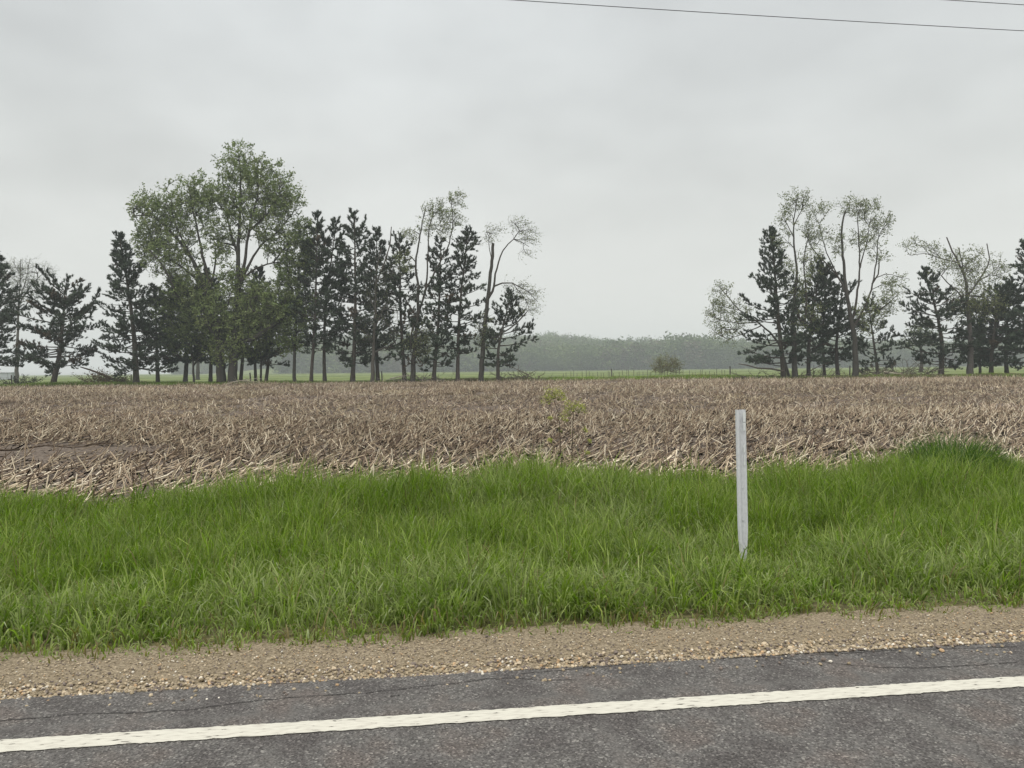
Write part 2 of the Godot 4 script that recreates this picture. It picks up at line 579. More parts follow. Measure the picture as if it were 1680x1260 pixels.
	for k in 2:
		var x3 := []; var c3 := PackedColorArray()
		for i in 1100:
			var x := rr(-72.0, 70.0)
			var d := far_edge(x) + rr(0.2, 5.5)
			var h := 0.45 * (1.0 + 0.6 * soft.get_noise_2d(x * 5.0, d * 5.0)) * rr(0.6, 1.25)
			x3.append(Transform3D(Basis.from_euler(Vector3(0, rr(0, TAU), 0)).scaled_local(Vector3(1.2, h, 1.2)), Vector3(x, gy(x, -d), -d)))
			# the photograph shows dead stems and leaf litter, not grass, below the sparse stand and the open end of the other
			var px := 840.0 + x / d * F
			var dead := 0.65 if px > 1290.0 or (px > 700.0 and px < 905.0) else 0.25  # brown share on the green stretches stands in for shade under the trees
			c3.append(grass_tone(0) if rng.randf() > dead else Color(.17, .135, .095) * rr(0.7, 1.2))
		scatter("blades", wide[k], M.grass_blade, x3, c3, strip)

# ---------------------------------------------------------------- corn litter
const PALE := [Color(.62, .53, .39), Color(.48, .39, .28), Color(.36, .285, .20), Color(.70, .62, .48), Color(.235, .175, .125), Color(.135, .098, .072), Color(.285, .215, .155), Color(.41, .325, .23)]
func stalk(geo: Geo, p: Vector3, d: Vector3, length: float, r: float, col: Color, k := 4, sides := 5) -> void:
	var pts := PackedVector3Array(); var rad := PackedFloat32Array()
	var bend := rdir() * 0.03 * length
	for i in k + 1:
		var f := float(i) / k
		pts.append(p + d * length * f + bend * sin(f * PI))
		rad.append(r * (1.0 if i % 2 == 0 else 0.86) * (1.0 - 0.15 * f))
	geo.tube(pts, rad, sides, col, sides > 4)
func husk(geo: Geo, p: Vector3, d: Vector3, length: float, w: float, col: Color) -> void:
	var side := d.cross(rdir()).normalized()
	var prev := p
	var curl := rdir() * rr(0.1, 0.5)
	var dir := d
	for i in 3:
		dir = (dir + curl).normalized()
		var q := prev + dir * length / 3.0
		var w1: float = w * [0.7, 1.0, 0.8][i]
		var w2: float = w * [1.0, 0.8, 0.15][i]
		geo.quad(prev - side * w1, q - side * w2, q + side * w2, prev + side * w1, col)
		for x in 6: geo.n.append((q - prev).cross(side).normalized())
		prev = q
func piece(geo: Geo, p: Vector3, tall: float, fine: bool, share: float, big := 1.0) -> void:
	var tone := rr(0.75, 1.15)
	if rng.randf() < share:
		var d := Vector3(rng.randfn() * 0.55 + 0.6, (0.12 + absf(rng.randfn()) * 0.3) * tall, rng.randfn() * 0.6 - 0.35).normalized()
		if rng.randf() < 0.15: d = Vector3(rr(-.4, .9), rr(0.4, 1.2) * tall, rr(-.5, .5)).normalized()
		stalk(geo, p, d, rr(0.09, 0.34) * big, rr(0.0065, 0.0135) * big, PALE[rng.randi() % 8] * tone, 2 if fine else 1, 4 if fine else 3)
	else:
		var d := Vector3(rng.randfn(), rr(-.1, .5) * tall, rng.randfn()).normalized()
		husk(geo, p + Vector3(0, 0.01, 0), d, rr(0.05, 0.20) * big, rr(0.005, 0.013) * big, PALE[rng.randi() % 8] * tone)
func litter_patch(sd: int, size: float, count: int, tall: float) -> ArrayMesh:
	rng.seed = sd
	var geo := Geo.new()
	for i in count:
		piece(geo, Vector3(rr(-.5, .5) * size, rr(-0.01, 0.04), rr(-.5, .5) * size), tall, false, 0.5, 1.0 if size < 2.0 else 1.3)
	return geo.mesh()
func field_y(x: float, z: float) -> float:
	return gy(x, z) + 0.045 * soft.get_noise_2d(x * 45.0, z * 45.0) * (1.3 - smoothstep(12.0, 40.0, -z))
func bare(x: float, z: float) -> float:                     # the washed-out patch of open soil
	var d := pow((x + 10.4) / 3.2, 2.0) + pow((z + 15.4) / 1.55, 2.0) + 0.35 * soft.get_noise_2d(x * 25.0, z * 25.0)
	return 1.0 - smoothstep(0.75, 1.15, d)
func build_litter() -> void:
	var root := Node3D.new()
	root.name = "corn_litter"
	add_child(root)
	tag(root, "broken corn stalks and husks littering the brown field", "stubble", "", "stuff")
	# near the verge every piece is laid out singly ...
	rng.seed = 300
	var geo0 := Geo.new()
	for i in 74000:
		var d := lerpf(8.4, 25.5, pow(rng.randf(), 0.66))
		var x := rr(-1.0, 1.0) * (d * 0.70 + 1.5)
		var t := x * rn.x - d * rn.z
		if t < near_edge(x) - rr(0.0, 0.4): continue
		if rng.randf() < bare(x, -d) * 0.9: continue
		if rng.randf() > 0.76 + 0.4 * soft.get_noise_2d(x * 9.0, -d * 9.0): continue
		var p := Vector3(x, field_y(x, -d) + rr(0.0, 0.05), -d)
		piece(geo0, p, 1.0, d < 13.0, 0.45)
	var near := put("loose_pieces", geo0.mesh(), M.wood_litter, root)
	near.set_meta("kind", "stuff")
	print("litter tris ", geo0.v.size() / 3)
	# ... farther off it is laid in plots
	for zone in [[23.0, 46.0, 1.6, 125, 1.15], [46.0, 90.0, 2.6, 240, 1.3]]:
		var size: float = zone[2]
		var meshes := []; var xf := []; var cols := []
		for k in 6:
			meshes.append(litter_patch(220 + k + int(zone[0]), size * 1.15, zone[3], zone[4]))
			xf.append([]); cols.append(PackedColorArray())
		rng.seed = 340
		var d: float = zone[0]
		while d < zone[1]:
			var half := d * 0.72 + 4.0
			var x := -half
			while x < half:
				var k := rng.randi() % 6
				var px := x + rr(-.3, .3) * size
				var dd := minf(d + rr(-.3, .3) * size, far_edge(px) - size * 0.45)
				if d < far_edge(px) and rng.randf() < 0.93:
					var tone := rr(0.88, 1.1) * (1.0 + 0.25 * soft.get_noise_2d(px * 3.0 + 50.0, -dd * 6.0))
					xf[k].append(Transform3D(Basis.from_euler(Vector3(0, rr(-.6, .6) + (PI if rng.randf() < 0.35 else 0.0), 0)).scaled_local(Vector3(1, rr(0.8, 1.2), 1)), Vector3(px, field_y(px, -dd), -dd)))
					cols[k].append(Color(tone, tone * rr(.96, 1.02), tone * rr(.93, 1.04)))
				x += size
			d += size
		for k in 6: scatter("litter", meshes[k], M.wood_litter, xf[k], cols[k], root)
	# the long pale stalks that lie singly along the verge
	var protos := []
	for k in 4:
		rng.seed = 350 + k
		var geo := Geo.new()
		var len_: float = [0.34, 0.40, 0.28, 0.46][k]
		stalk(geo, Vector3.ZERO, Vector3(1, 0.02, 0), len_, 0.0115, PALE[[0, 1, 7, 1][k]])
		if k == 1: stalk(geo, Vector3(len_, 0.0, 0), Vector3(0.8, rr(-.1, .3), rr(-.6, .6)).normalized(), 0.16, 0.011, PALE[3])
		protos.append(geo.mesh())
	rng.seed = 360
	for i in 85:
		var d := rr(8.8, 15.5)
		var x := rr(-1.0, 1.0) * d * 0.68
		var t := x * rn.x - d * rn.z
		var e := near_edge(x)
		if t < e + 0.1 or t > e + 4.5 or bare(x, -d) > 0.2: continue
		var o := put("corn_stalk", protos[rng.randi() % 4], M.wood_litter, self)
		tag(o, "thick broken corn stalk lying loose on the field beside the grass verge", "corn stalk", "loose corn stalks along the verge")
		o.transform = Transform3D(Basis.from_euler(Vector3(0, rr(-.6, .9), rr(0.02, 0.55))), Vector3(x, gy(x, -d) + 0.05, -d))

# ---------------------------------------------------------------- pines
func tuft(geo: Geo, p: Vector3, d: Vector3, size: float, col: Color, count: int) -> void:
	var s := d.cross(Vector3(0.3, 0.2, 0.9)).normalized()
	var u := d.cross(s)
	var a := rr(0, TAU)
	for i in count:
		a += 2.4
		var o := s * cos(a) + u * sin(a)
		var f := float(i) / count
		var root := p + d * size * (0.05 + 0.6 * f)
		var tip := root + (d * rr(0.45, 0.9) + o * rr(0.45, 0.85)) * size * 0.62
		var w := (d.cross(o)) * size * 0.125
		geo.tri(root - w, tip, root + w, col)
func pine(spec: Dictionary) -> void:
	rng.seed = spec.seed
	var depth: float = spec.z
	var base := on_ground(spec.x, depth)
	var top := at(spec.tx, spec.ty, depth)
	var mpp := depth / F                                     # metres in one pixel at that distance
	var height := top.y - base.y
	var spread: float = spec.w * mpp
	var r0: float = spec.get("r", 3.6) * mpp
	var low: float = (at(spec.x, spec.cb, depth).y - base.y) / height
	var o := thing("pine_tree", base, spec.label, "pine tree", "pines of the windbreak")
	var wood := Geo.new()
	var needles := Geo.new()
	var lean := top - base
	var bark := Color(.080, .068, .058) * rr(0.85, 1.15)
	var pts := PackedVector3Array(); var rad := PackedFloat32Array()
	var sway := Vector3(rr(-.35, .35), 0, rr(-.3, .3))
	for i in 15:
		var f := i / 14.0
		pts.append(Vector3(lean.x * pow(f, 1.35), lean.y * f, 0.0) + sway * sin(f * PI * 1.3) + Vector3(rng.randfn(), 0, rng.randfn()) * 0.05 * f + (Vector3(0, -0.25, 0) if i == 0 else Vector3.ZERO))
		rad.append(r0 * (1.0 - 0.92 * pow(f, 0.9)) * (1.35 if i == 0 else 1.0) + 0.02)
	wood.tube(pts, rad, 8, bark)
	put("trunk", wood.mesh(), M.bark, o)
	var boughs := Geo.new()
	var dens: float = spec.get("d", 1.0)
	var bush: float = spec.get("bush", 0.0)                  # 1: dense and dark down to the ground
	var tint: Color = spec.get("tint", Color(.042, .058, .036))
	var bias: float = spec.get("bias", 0.0)                  # heavier on one side
	var h := low
	var step := 0.5 / height / dens
	var phase := rr(0, TAU)
	while h < 0.985:
		var f := (h - low) / (1.0 - low)
		var seg := h * 14.0
		var k := int(seg)
		var p := pts[k].lerp(pts[mini(k + 1, 14)], seg - k)
		var profile := minf(1.0, pow(1.0 - f, spec.get("cone", 0.6)) * 1.2) * (0.72 + 0.28 * minf(1.0, f * 4.0))
		var count := 3 + rng.randi() % 2
		phase += rr(0.5, 1.5)
		for b in count:
			if rng.randf() < 0.16 * (1.0 - bush): continue
			var az := phase + TAU * b / count + rr(-.6, .6)
			var out := Vector3(cos(az), 0, sin(az))
			var lobe := 1.0 + 0.55 * soft.get_noise_3d(h * 260.0, az * 45.0, spec.seed * 31.0)
			var length := (spread * profile * rr(0.55, 1.15) * lobe + 0.4) * (1.0 + bias * out.x)
			var rise := lerpf(rr(-0.3, 0.1), rr(0.4, 0.9), pow(f, 1.6))
			if f > 0.92: rise += 0.7
			var dir := (out + Vector3(0, rise, 0)).normalized()
			var bp := PackedVector3Array(); var br := PackedFloat32Array()
			var cur := p + Vector3(0, rr(-.3, .3), 0)
			var wob := rdir() * 0.18
			for i in 5:
				bp.append(cur)
				br.append(0.012 + (0.016 + 0.011 * length) * (1.0 - i / 4.0))
				dir = (dir + Vector3(0, 0.03 + 0.045 * i, 0) + wob * rr(0.2, 1.0)).normalized()
				cur += dir * length / 4.0
			boughs.tube(bp, br, 4, bark * 0.9)
			var dead: bool = rng.randf() < spec.get("dead", 0.07)
			var cc := tint * rr(0.75, 1.3)
			if rng.randf() < spec.get("brown", 0.03): cc = Color(.075, .055, .035)
			if dead and f < 0.5: continue
			var along := 3 + int(length * 2.6 * dens)
			for i in along:
				var g := lerpf(0.25 if f < 0.6 else 0.08, 1.0, pow((i + rng.randf()) / along, 0.8))
				var sg := g * 4.0
				var kk := mini(int(sg), 3)
				var q := bp[kk].lerp(bp[kk + 1], sg - kk)
				var sd := (bp[kk + 1] - bp[kk]).normalized()
				var d2 := (sd * 0.55 + Vector3(0, rr(-0.45, 0.85), 0) + Vector3(-sd.z, 0, sd.x) * rr(-1.0, 1.0)).normalized()
				var sl := rr(0.3, 1.15) * minf(1.0, 0.3 + length * 0.3) * (1.1 - 0.5 * g)
				var e := q + d2 * sl
				if g < 0.97: boughs.tube(PackedVector3Array([q, e]), PackedFloat32Array([0.018, 0.010]), 3, bark * 0.8)
				var many := 2 + int(bush * 2.0) + (1 if sl > 0.55 else 0)
				for y in many:
					var td := (d2 * 0.7 + Vector3(0, 0.5, 0) + rdir() * 0.6).normalized()
					tuft(needles, q.lerp(e, 1.0 - y * 0.33) - td * 0.1 + rdir() * 0.06, td, rr(0.34, 0.52), cc * rr(0.8, 1.2), 10)
			tuft(needles, bp[4] - dir * 0.1, dir, rr(0.35, 0.5), cc, 12)
		h += step * rr(0.7, 1.35)
	for i in 5: tuft(needles, pts[14] - Vector3(0, 0.25 * i, 0), (Vector3.UP + rdir() * 0.35).normalized(), 0.42, tint, 12)
	put("branches", boughs.mesh(), M.bark, o)
	var cr := put("crown", needles.mesh(), M.needles, o)
	cr.set_meta("kind", "stuff")

# ---------------------------------------------------------------- broadleaf trees
func broadleaf(spec: Dictionary) -> void:
	rng.seed = spec.seed
	var depth: float = spec.z
	var mpp := depth / F
	var limbs: Array = spec.limbs
	var base := on_ground(limbs[0][0][0], depth)
	var o := thing(spec.get("called", "broadleaf_tree"), base, spec.label, "tree", spec.get("group", "broadleaf trees of the windbreak"))
	var bark: Color = spec.get("bark", Color(.062, .056, .049))
	var pos := PackedVector3Array(); var par := PackedInt32Array(); var wid := PackedFloat32Array(); var dirs := PackedVector3Array(); var flow := PackedFloat32Array()
	var wood := Geo.new(); var boughs := Geo.new()
	for li in limbs.size():
		var l: Array = limbs[li]
		var r_a: float = spec.r[li][0] * mpp
		var r_b: float = spec.r[li][1] * mpp
		var zoff := 0.0 if li == 0 else rr(-1.0, 1.0) * 0.045 * (base.distance_to(at(l[-1][0], l[-1][1], depth)))
		var key := PackedVector3Array()
		for i in l.size():
			var p := at(l[i][0], l[i][1], depth) - base
			if li == 0 and i == 0: p.y = -0.25
			key.append(p + Vector3(0, 0, zoff * float(i) / (l.size() - 1)))
		# a limb starts at the wood nearest to its first point
		if li > 0:
			var bi := 0
			var bd := 1e9
			for i in pos.size():
				var d := pos[i].distance_squared_to(key[0])
				if d < bd: bd = d; bi = i
			key[0] = pos[bi]
		var pts := PackedVector3Array(); var rad := PackedFloat32Array()
		var total := 0.0
		for i in key.size() - 1: total += key[i].distance_to(key[i + 1])
		var gone := 0.0
		for i in key.size() - 1:
			var p0 := key[maxi(i - 1, 0)]; var p3 := key[mini(i + 2, key.size() - 1)]
			var seg := key[i].distance_to(key[i + 1])
			var k := maxi(1, int(seg / 0.6))
			for j in k:
				var f := float(j) / k
				var p := key[i].cubic_interpolate(key[i + 1], p0, p3, f) + rdir() * 0.05
				pts.append(p)
				rad.append(lerpf(r_a, r_b, pow((gone + seg * f) / total, spec.get("taper", 0.55))) * (1.3 if li == 0 and pts.size() == 1 else 1.0))
			gone += seg
		pts.append(key[-1]); rad.append(r_b)
		if li == 0: wood.tube(pts, rad, 8, bark, true)
		else: boughs.tube(pts, rad, 6, bark * 0.95, true)
		for i in pts.size():
			if li == 0 and i < pts.size() * spec.get("bare", 0.3): continue
			pos.append(pts[i]); par.append(-1); wid.append(rad[i]); flow.append(0.0)
			dirs.append((pts[mini(i + 1, pts.size() - 1)] - pts[maxi(i - 1, 0)]).normalized())
	put("trunk", wood.mesh(), M.bark, o)
	# boughs reach for points spread through the crown
	var goals: Array = []
	var each: float = spec.get("goals", 1.0)
	for b in spec.blobs:
		var c := at(b[0], b[1], depth) - base
		var ax: float = b[2] * mpp
		var ay: float = b[3] * mpp
		var dz := (ax + ay) * 0.4
		var count := int(maxf(5.0, ax * ay * 9.0 * each))
		for i in count:
			var q := rdir() * pow(rng.randf(), 0.42)
			var p := c + Vector3(q.x * ax, q.y * ay, q.z * dz)
			var best := 1e9
			for j in range(0, pos.size(), 3): best = minf(best, pos[j].distance_squared_to(p))
			goals.append([best, p])
	goals.sort_custom(func(a, b): return a[0] < b[0])
	# a few long boughs first, farthest ends first; the rest fork from them
	var first: Array = []; var rest: Array = []
	for i in goals.size():
		if i % 6 == 3: first.push_front(goals[i])
		else: rest.append(goals[i])
	goals = first + rest
	var wind: Vector3 = spec.get("wind", Vector3.ZERO)
	var paths: Array = []
	for gl in goals:
		var p: Vector3 = gl[1]
		var bi := 0
		var bd := 1e9
		for i in pos.size():
			var to := p - pos[i]
			var l := to.length()
			var d := l * (1.5 - 0.7 * to.dot(dirs[i]) / (l + 0.01))
			if d < bd: bd = d; bi = i
		var from := pos[bi]
		var dist := from.distance_to(p)
		if dist > spec.get("reach", 6.0): continue
		var k := clampi(int(dist / 0.55), 1, 6)
		var bendv := dirs[bi] * dist * 0.12 + Vector3(0, 0.05 * dist, 0)
		var prev := bi
		var ids := [bi]
		for i in k:
			var f := (i + 1.0) / k
			var q := from.lerp(p, f) + bendv * sin(f * PI) * (1.0 - 0.4 * f) + rdir() * 0.05
			if i == k - 1: q = p
			pos.append(q); par.append(prev); wid.append(0.0); flow.append(0.0)
			dirs.append((q - pos[prev]).normalized())
			prev = pos.size() - 1
			ids.append(prev)
		var up := prev
		while up >= 0 and wid[up] == 0.0:
			flow[up] += 1.0
			up = par[up]
		paths.append(ids)
	var tip: float = spec.get("tip", 0.018)
	for ids in paths:
		var pts := PackedVector3Array(); var rad := PackedFloat32Array()
		for i in ids.size():
			var id: int = ids[i]
			pts.append(pos[id])
			var rr_: float = tip * pow(maxf(1.0, flow[id]), 0.52)
			if i == 0:
				var nx: int = ids[1]
				rr_ = minf(tip * pow(flow[nx] + 1.0, 0.52), wid[id] if wid[id] > 0.0 else tip * pow(maxf(1.0, flow[id]), 0.52))
			rad.append(rr_)
		boughs.tube(pts, rad, 4 if rad[0] > 0.03 else 3, bark * 0.92)
	var leaves := Geo.new()
	var twigs: int = spec.get("twigs", 5)
	var per: float = spec.get("leaves", 7.0)
	var size: float = spec.get("leaf", 0.16)
	var tint: Color = spec.get("tint", Color(.095, .135, .045))
	var tl: float = spec.get("twig_len", 0.75)
	for ids in paths:
		var id: int = ids[-1]
		var cc := tint * rr(0.8, 1.22)
		cc.g *= rr(0.93, 1.05)
		for t in twigs:
			var src: Vector3 = pos[id]
			if t > 1 and ids.size() > 2: src = pos[ids[-2]].lerp(pos[id], rng.randf())
			var d := (dirs[id] * 0.8 + rdir() * 0.7 + Vector3(0, spec.get("up", 0.35), 0) + wind).normalized()
			var l := tl * rr(0.5, 1.3)
			var mid := src + d * l * 0.5 + rdir() * 0.06
			var en := mid + (d + wind * 0.6 + Vector3(0, spec.get("droop", 0.0), 0)).normalized() * l * 0.5
			if t % 2 == 0: boughs.tube(PackedVector3Array([src, mid, en]), PackedFloat32Array([tip * 0.7, tip * 0.5, tip * 0.3]), 3, bark * 0.9)
			var n := int(per + rng.randf())
			for x in n:
				var f := rr(0.25, 1.08)
				var lp := (src.lerp(mid, f * 2.0) if f < 0.5 else mid.lerp(en, f * 2.0 - 1.0)) + rdir() * 0.09
				var ld := (rdir() + d * 0.5 + Vector3(0, -0.2, 0)).normalized()
				leaves.leaf(lp, ld * size * rr(0.65, 1.3), ld.cross(rdir()).normalized() * size * 0.32, cc * rr(0.85, 1.15))
	put("branches", boughs.mesh(), M.bark, o)
	if leaves.v.size():
		var cr := put("crown", leaves.mesh(), M.foliage, o)
		cr.set_meta("kind", "stuff")

func build_trees() -> void:
	var dense := Color(.036, .052, .035)
	var pines := [
		{"x": -14, "tx": -8, "ty": 425, "z": 86.0, "cb": 602, "w": 50, "r": 4.5, "d": 1.2, "bush": 0.35, "label": "dark pine beside the broken-topped pine, on the side away from the leaning pine"},
		{"x": 86, "tx": 112, "ty": 470, "z": 86.0, "cb": 604, "w": 72, "r": 4.6, "d": 1.35, "bush": 0.35, "cone": 0.45, "brown": 0.12, "label": "wide pine with a broken brown top and long low boughs"},
		{"x": 223, "tx": 198, "ty": 385, "z": 86.0, "cb": 604, "w": 58, "r": 4.8, "d": 1.3, "cone": 0.95, "label": "tall dark pine leaning away from the great leafy trees beside it"},
		{"x": 259, "tx": 254, "ty": 478, "z": 89.0, "cb": 594, "w": 36, "r": 3.2, "label": "slim dark pine between the tall leaning pine and the bushy conifers"},
		{"x": 303, "tx": 290, "ty": 462, "z": 90.0, "cb": 592, "w": 48, "r": 3.6, "bush": 1.0, "d": 1.2, "tint": dense, "label": "bushy dark conifer under the lower of the two great leafy crowns"},
		{"x": 345, "tx": 340, "ty": 450, "z": 91.0, "cb": 594, "w": 44, "r": 3.0, "bush": 1.0, "d": 1.2, "tint": dense, "label": "bushy dark conifer close beside the slanting great trunk"},
		{"x": 394, "tx": 398, "ty": 480, "z": 91.0, "cb": 590, "w": 34, "r": 3.0, "bush": 0.6, "tint": dense, "label": "dark conifer hidden behind the great forked trunk"},
		{"x": 420, "tx": 425, "ty": 445, "z": 92.0, "cb": 592, "w": 38, "r": 2.4, "bush": 0.6, "tint": dense, "label": "pointed dark conifer rising behind the foliage of the tallest tree"},
		{"x": 436, "tx": 448, "ty": 500, "z": 90.0, "cb": 596, "w": 32, "r": 2.8, "brown": 0.15, "label": "small brownish pine between the tallest tree and the bright green tree"},
		{"x": 510, "tx": 524, "ty": 356, "z": 86.0, "cb": 572, "w": 36, "r": 2.6, "label": "slim pine rising beside the bright green leafy tree"},
		{"x": 533, "tx": 548, "ty": 366, "z": 88.0, "cb": 575, "w": 38, "r": 2.9, "label": "pine with two leading shoots next to the slim pine"},
		{"x": 578, "tx": 584, "ty": 352, "z": 87.0, "cb": 596, "w": 48, "r": 3.7, "d": 1.1, "label": "tallest pine of the close stand, with boughs nearly to the ground"},
		{"x": 620, "tx": 616, "ty": 376, "z": 89.0, "cb": 585, "w": 36, "r": 3.2, "label": "pine behind the bare grey twiggy tree"},
		{"x": 664, "tx": 653, "ty": 384, "z": 87.0, "cb": 588, "w": 40, "r": 3.2, "label": "pine beside the forked tree, on the side of the bare twiggy tree"},
		{"x": 711, "tx": 727, "ty": 392, "z": 86.0, "cb": 600, "w": 42, "r": 3.4, "d": 0.9, "label": "thinly needled pine beside the forked tree, towards the broken tree"},
		{"x": 751, "tx": 766, "ty": 378, "z": 86.0, "cb": 582, "w": 42, "r": 3.2, "d": 0.9, "label": "open pine with a tall bare trunk next to the broken tree"},
		{"x": 818, "tx": 834, "ty": 486, "z": 86.0, "cb": 598, "w": 48, "r": 3.2, "d": 1.15, "bias": 0.25, "label": "short dense pine at the open end of the stand, under the drooping branch"},
		{"x": 1286, "tx": 1263, "ty": 376, "z": 85.0, "cb": 600, "w": 60, "r": 4.0, "d": 1.15, "bias": -0.3, "cone": 0.95, "label": "tall pine heavy on one side, at the open end of the other stand"},
		{"x": 1327, "tx": 1346, "ty": 428, "z": 87.0, "cb": 596, "w": 42, "r": 3.2, "label": "pine behind the tall narrow tree, beside the spreading tree"},
		{"x": 1353, "tx": 1354, "ty": 440, "z": 89.0, "cb": 592, "w": 38, "r": 2.4, "label": "thin-trunked pine between the tall narrow tree and the spreading tree"},
		{"x": 1375, "tx": 1380, "ty": 466, "z": 88.0, "cb": 594, "w": 40, "r": 3.2, "label": "low pine close beside the spreading tree's trunk"},
		{"x": 1440, "tx": 1424, "ty": 500, "z": 92.0, "cb": 604, "w": 38, "r": 2.6, "d": 0.9, "label": "low pine behind the tangle of fallen branches"},
		{"x": 1543, "tx": 1524, "ty": 450, "z": 86.0, "cb": 600, "w": 58, "r": 4.2, "d": 1.1, "label": "broad round-topped pine beside the dead-topped tree"},
		{"x": 1608, "tx": 1600, "ty": 500, "z": 91.0, "cb": 594, "w": 38, "r": 2.0, "bush": 0.5, "label": "thin pine close behind the dead-topped tree"},
		{"x": 1626, "tx": 1640, "ty": 470, "z": 87.0, "cb": 592, "w": 46, "r": 3.4, "d": 1.1, "label": "pine beyond the dead-topped tree, next to the thin one"},
		{"x": 1652, "tx": 1658, "ty": 462, "z": 89.0, "cb": 592, "w": 42, "r": 3.2, "d": 1.1, "bush": 0.4, "label": "dense pine between two others past the dead-topped tree"},
		{"x": 1690, "tx": 1692, "ty": 386, "z": 85.0, "cb": 596, "w": 44, "r": 4.0, "d": 1.1, "label": "tall dark pine last past the dead-topped tree"}]
	for i in pines.size():
		pines[i].seed = 1000 + i
		pine(pines[i])
	var green := Color(.165, .205, .078)
	var grey := Color(.095, .088, .078)
	broadleaf({"seed": 2001, "z": 86.5, "label": "great leafy tree with the lower crown, its limbs leaning out over the tall pine", "bare": 0.5,
		"limbs": [[[363, 629], [361, 585], [354, 530], [340, 480], [315, 425], [285, 385], [250, 352]], [[352, 520], [345, 470], [330, 410], [318, 350], [308, 300]], [[338, 475], [300, 440], [262, 418], [232, 400]], [[345, 480], [352, 430], [348, 385]], [[318, 430], [290, 370], [282, 320]]],
		"r": [[9.5, 1.2], [4, .8], [3.2, .7], [2.6, .7], [2.2, .6]],
		"blobs": [[300, 345, 44, 56], [255, 365, 38, 40], [236, 335, 22, 20], [280, 415, 55, 42], [328, 325, 26, 38], [250, 405, 32, 26], [320, 470, 46, 34]],
		"goals": 1.85, "twigs": 5, "leaves": 5.0, "leaf": 0.23, "tip": 0.015, "tint": green})
	broadleaf({"seed": 2002, "z": 86.0, "label": "tallest leafy tree of all, with a high round crown on a great forked trunk", "bare": 0.4,
		"limbs": [[[381, 630], [384, 570], [388, 505], [390, 440], [392, 380], [395, 310], [392, 258]], [[388, 500], [400, 440], [410, 380], [425, 320], [432, 275]], [[390, 475], [410, 430], [430, 400], [455, 380], [482, 345]], [[392, 462], [420, 440], [455, 430], [474, 440]], [[390, 420], [375, 370], [365, 320], [360, 280]], [[410, 385], [440, 345], [462, 300]]],
		"r": [[9.5, .8], [4.2, .7], [3.4, .6], [2.6, .6], [2.8, .6], [2.2, .6]],
		"blobs": [[395, 278, 40, 40], [440, 305, 42, 44], [468, 335, 31, 36], [372, 330, 34, 50], [420, 355, 55, 45], [455, 395, 36, 30], [362, 395, 26, 40], [400, 500, 52, 44], [352, 515, 32, 36], [440, 510, 36, 46], [395, 545, 50, 30], [385, 455, 30, 26], [372, 575, 34, 22]],
		"goals": 1.85, "twigs": 5, "leaves": 5.0, "leaf": 0.23, "tip": 0.015, "tint": green})
	broadleaf({"seed": 2003, "z": 87.0, "label": "bright green leafy tree standing against the slim pine", "bare": 0.3,
		"limbs": [[[483, 626], [484, 565], [488, 485], [492, 425], [500, 372]], [[487, 500], [475, 460], [468, 430]], [[489, 470], [505, 430], [514, 395]]], "r": [[3.6, .6], [1.8, .5], [1.8, .5]],
		"blobs": [[500, 388, 23, 27], [484, 440, 30, 40], [490, 510, 33, 46], [470, 485, 24, 40], [510, 425, 16, 30], [478, 560, 22, 26]],
		"goals": 2.6, "twigs": 5, "leaves": 6.5, "leaf": 0.21, "tint": Color(.150, .195, .07)})
	broadleaf({"seed": 2004, "z": 85.6, "label": "bare grey twiggy tree standing in front of a pine in the close stand", "bare": 0.25, "bark": grey,
		"limbs": [[[611, 621], [613, 570], [616, 500], [618, 440], [626, 408]], [[617, 470], [632, 430], [641, 395], [643, 373]], [[614, 540], [632, 500], [648, 470]], [[616, 505], [600, 470], [592, 450]]], "r": [[4.6, .6], [1.8, .7], [1.5, .5], [1.4, .5]],
		"blobs": [[614, 480, 28, 38], [640, 515, 26, 42], [634, 445, 20, 25], [600, 540, 22, 34], [645, 560, 20, 24]],
		"goals": 1.73, "twigs": 6, "leaves": 0.8, "leaf": 0.12, "tip": 0.012, "tint": Color(.155, .175, .080)})
	broadleaf({"seed": 2005, "z": 85.5, "label": "tall forked tree with thin leafy tufts only at its top", "bare": 0.35, "wind": Vector3(0.35, 0, 0),
		"limbs": [[[676, 619], [680, 570], [685, 521], [686, 470], [682, 431], [691, 376], [698, 340]], [[682, 545], [668, 495], [650, 465], [638, 446]], [[685, 525], [699, 467], [702, 410], [704, 373], [712, 350]], [[700, 480], [722, 430], [737, 400], [743, 367], [741, 331]], [[690, 385], [672, 375], [662, 380]]],
		"r": [[5.4, .7], [2.0, .6], [2.4, .7], [2.0, .6], [.9, .4]],
		"blobs": [[705, 346, 17, 14], [722, 348, 14, 18], [745, 333, 14, 17], [742, 362, 17, 16], [700, 375, 14, 14], [728, 380, 14, 14], [672, 385, 14, 12], [690, 560, 25, 35], [660, 430, 16, 20]],
		"goals": 2.29, "twigs": 6, "leaves": 3.8, "leaf": 0.17, "tip": 0.012, "tint": Color(.155, .175, .080)})
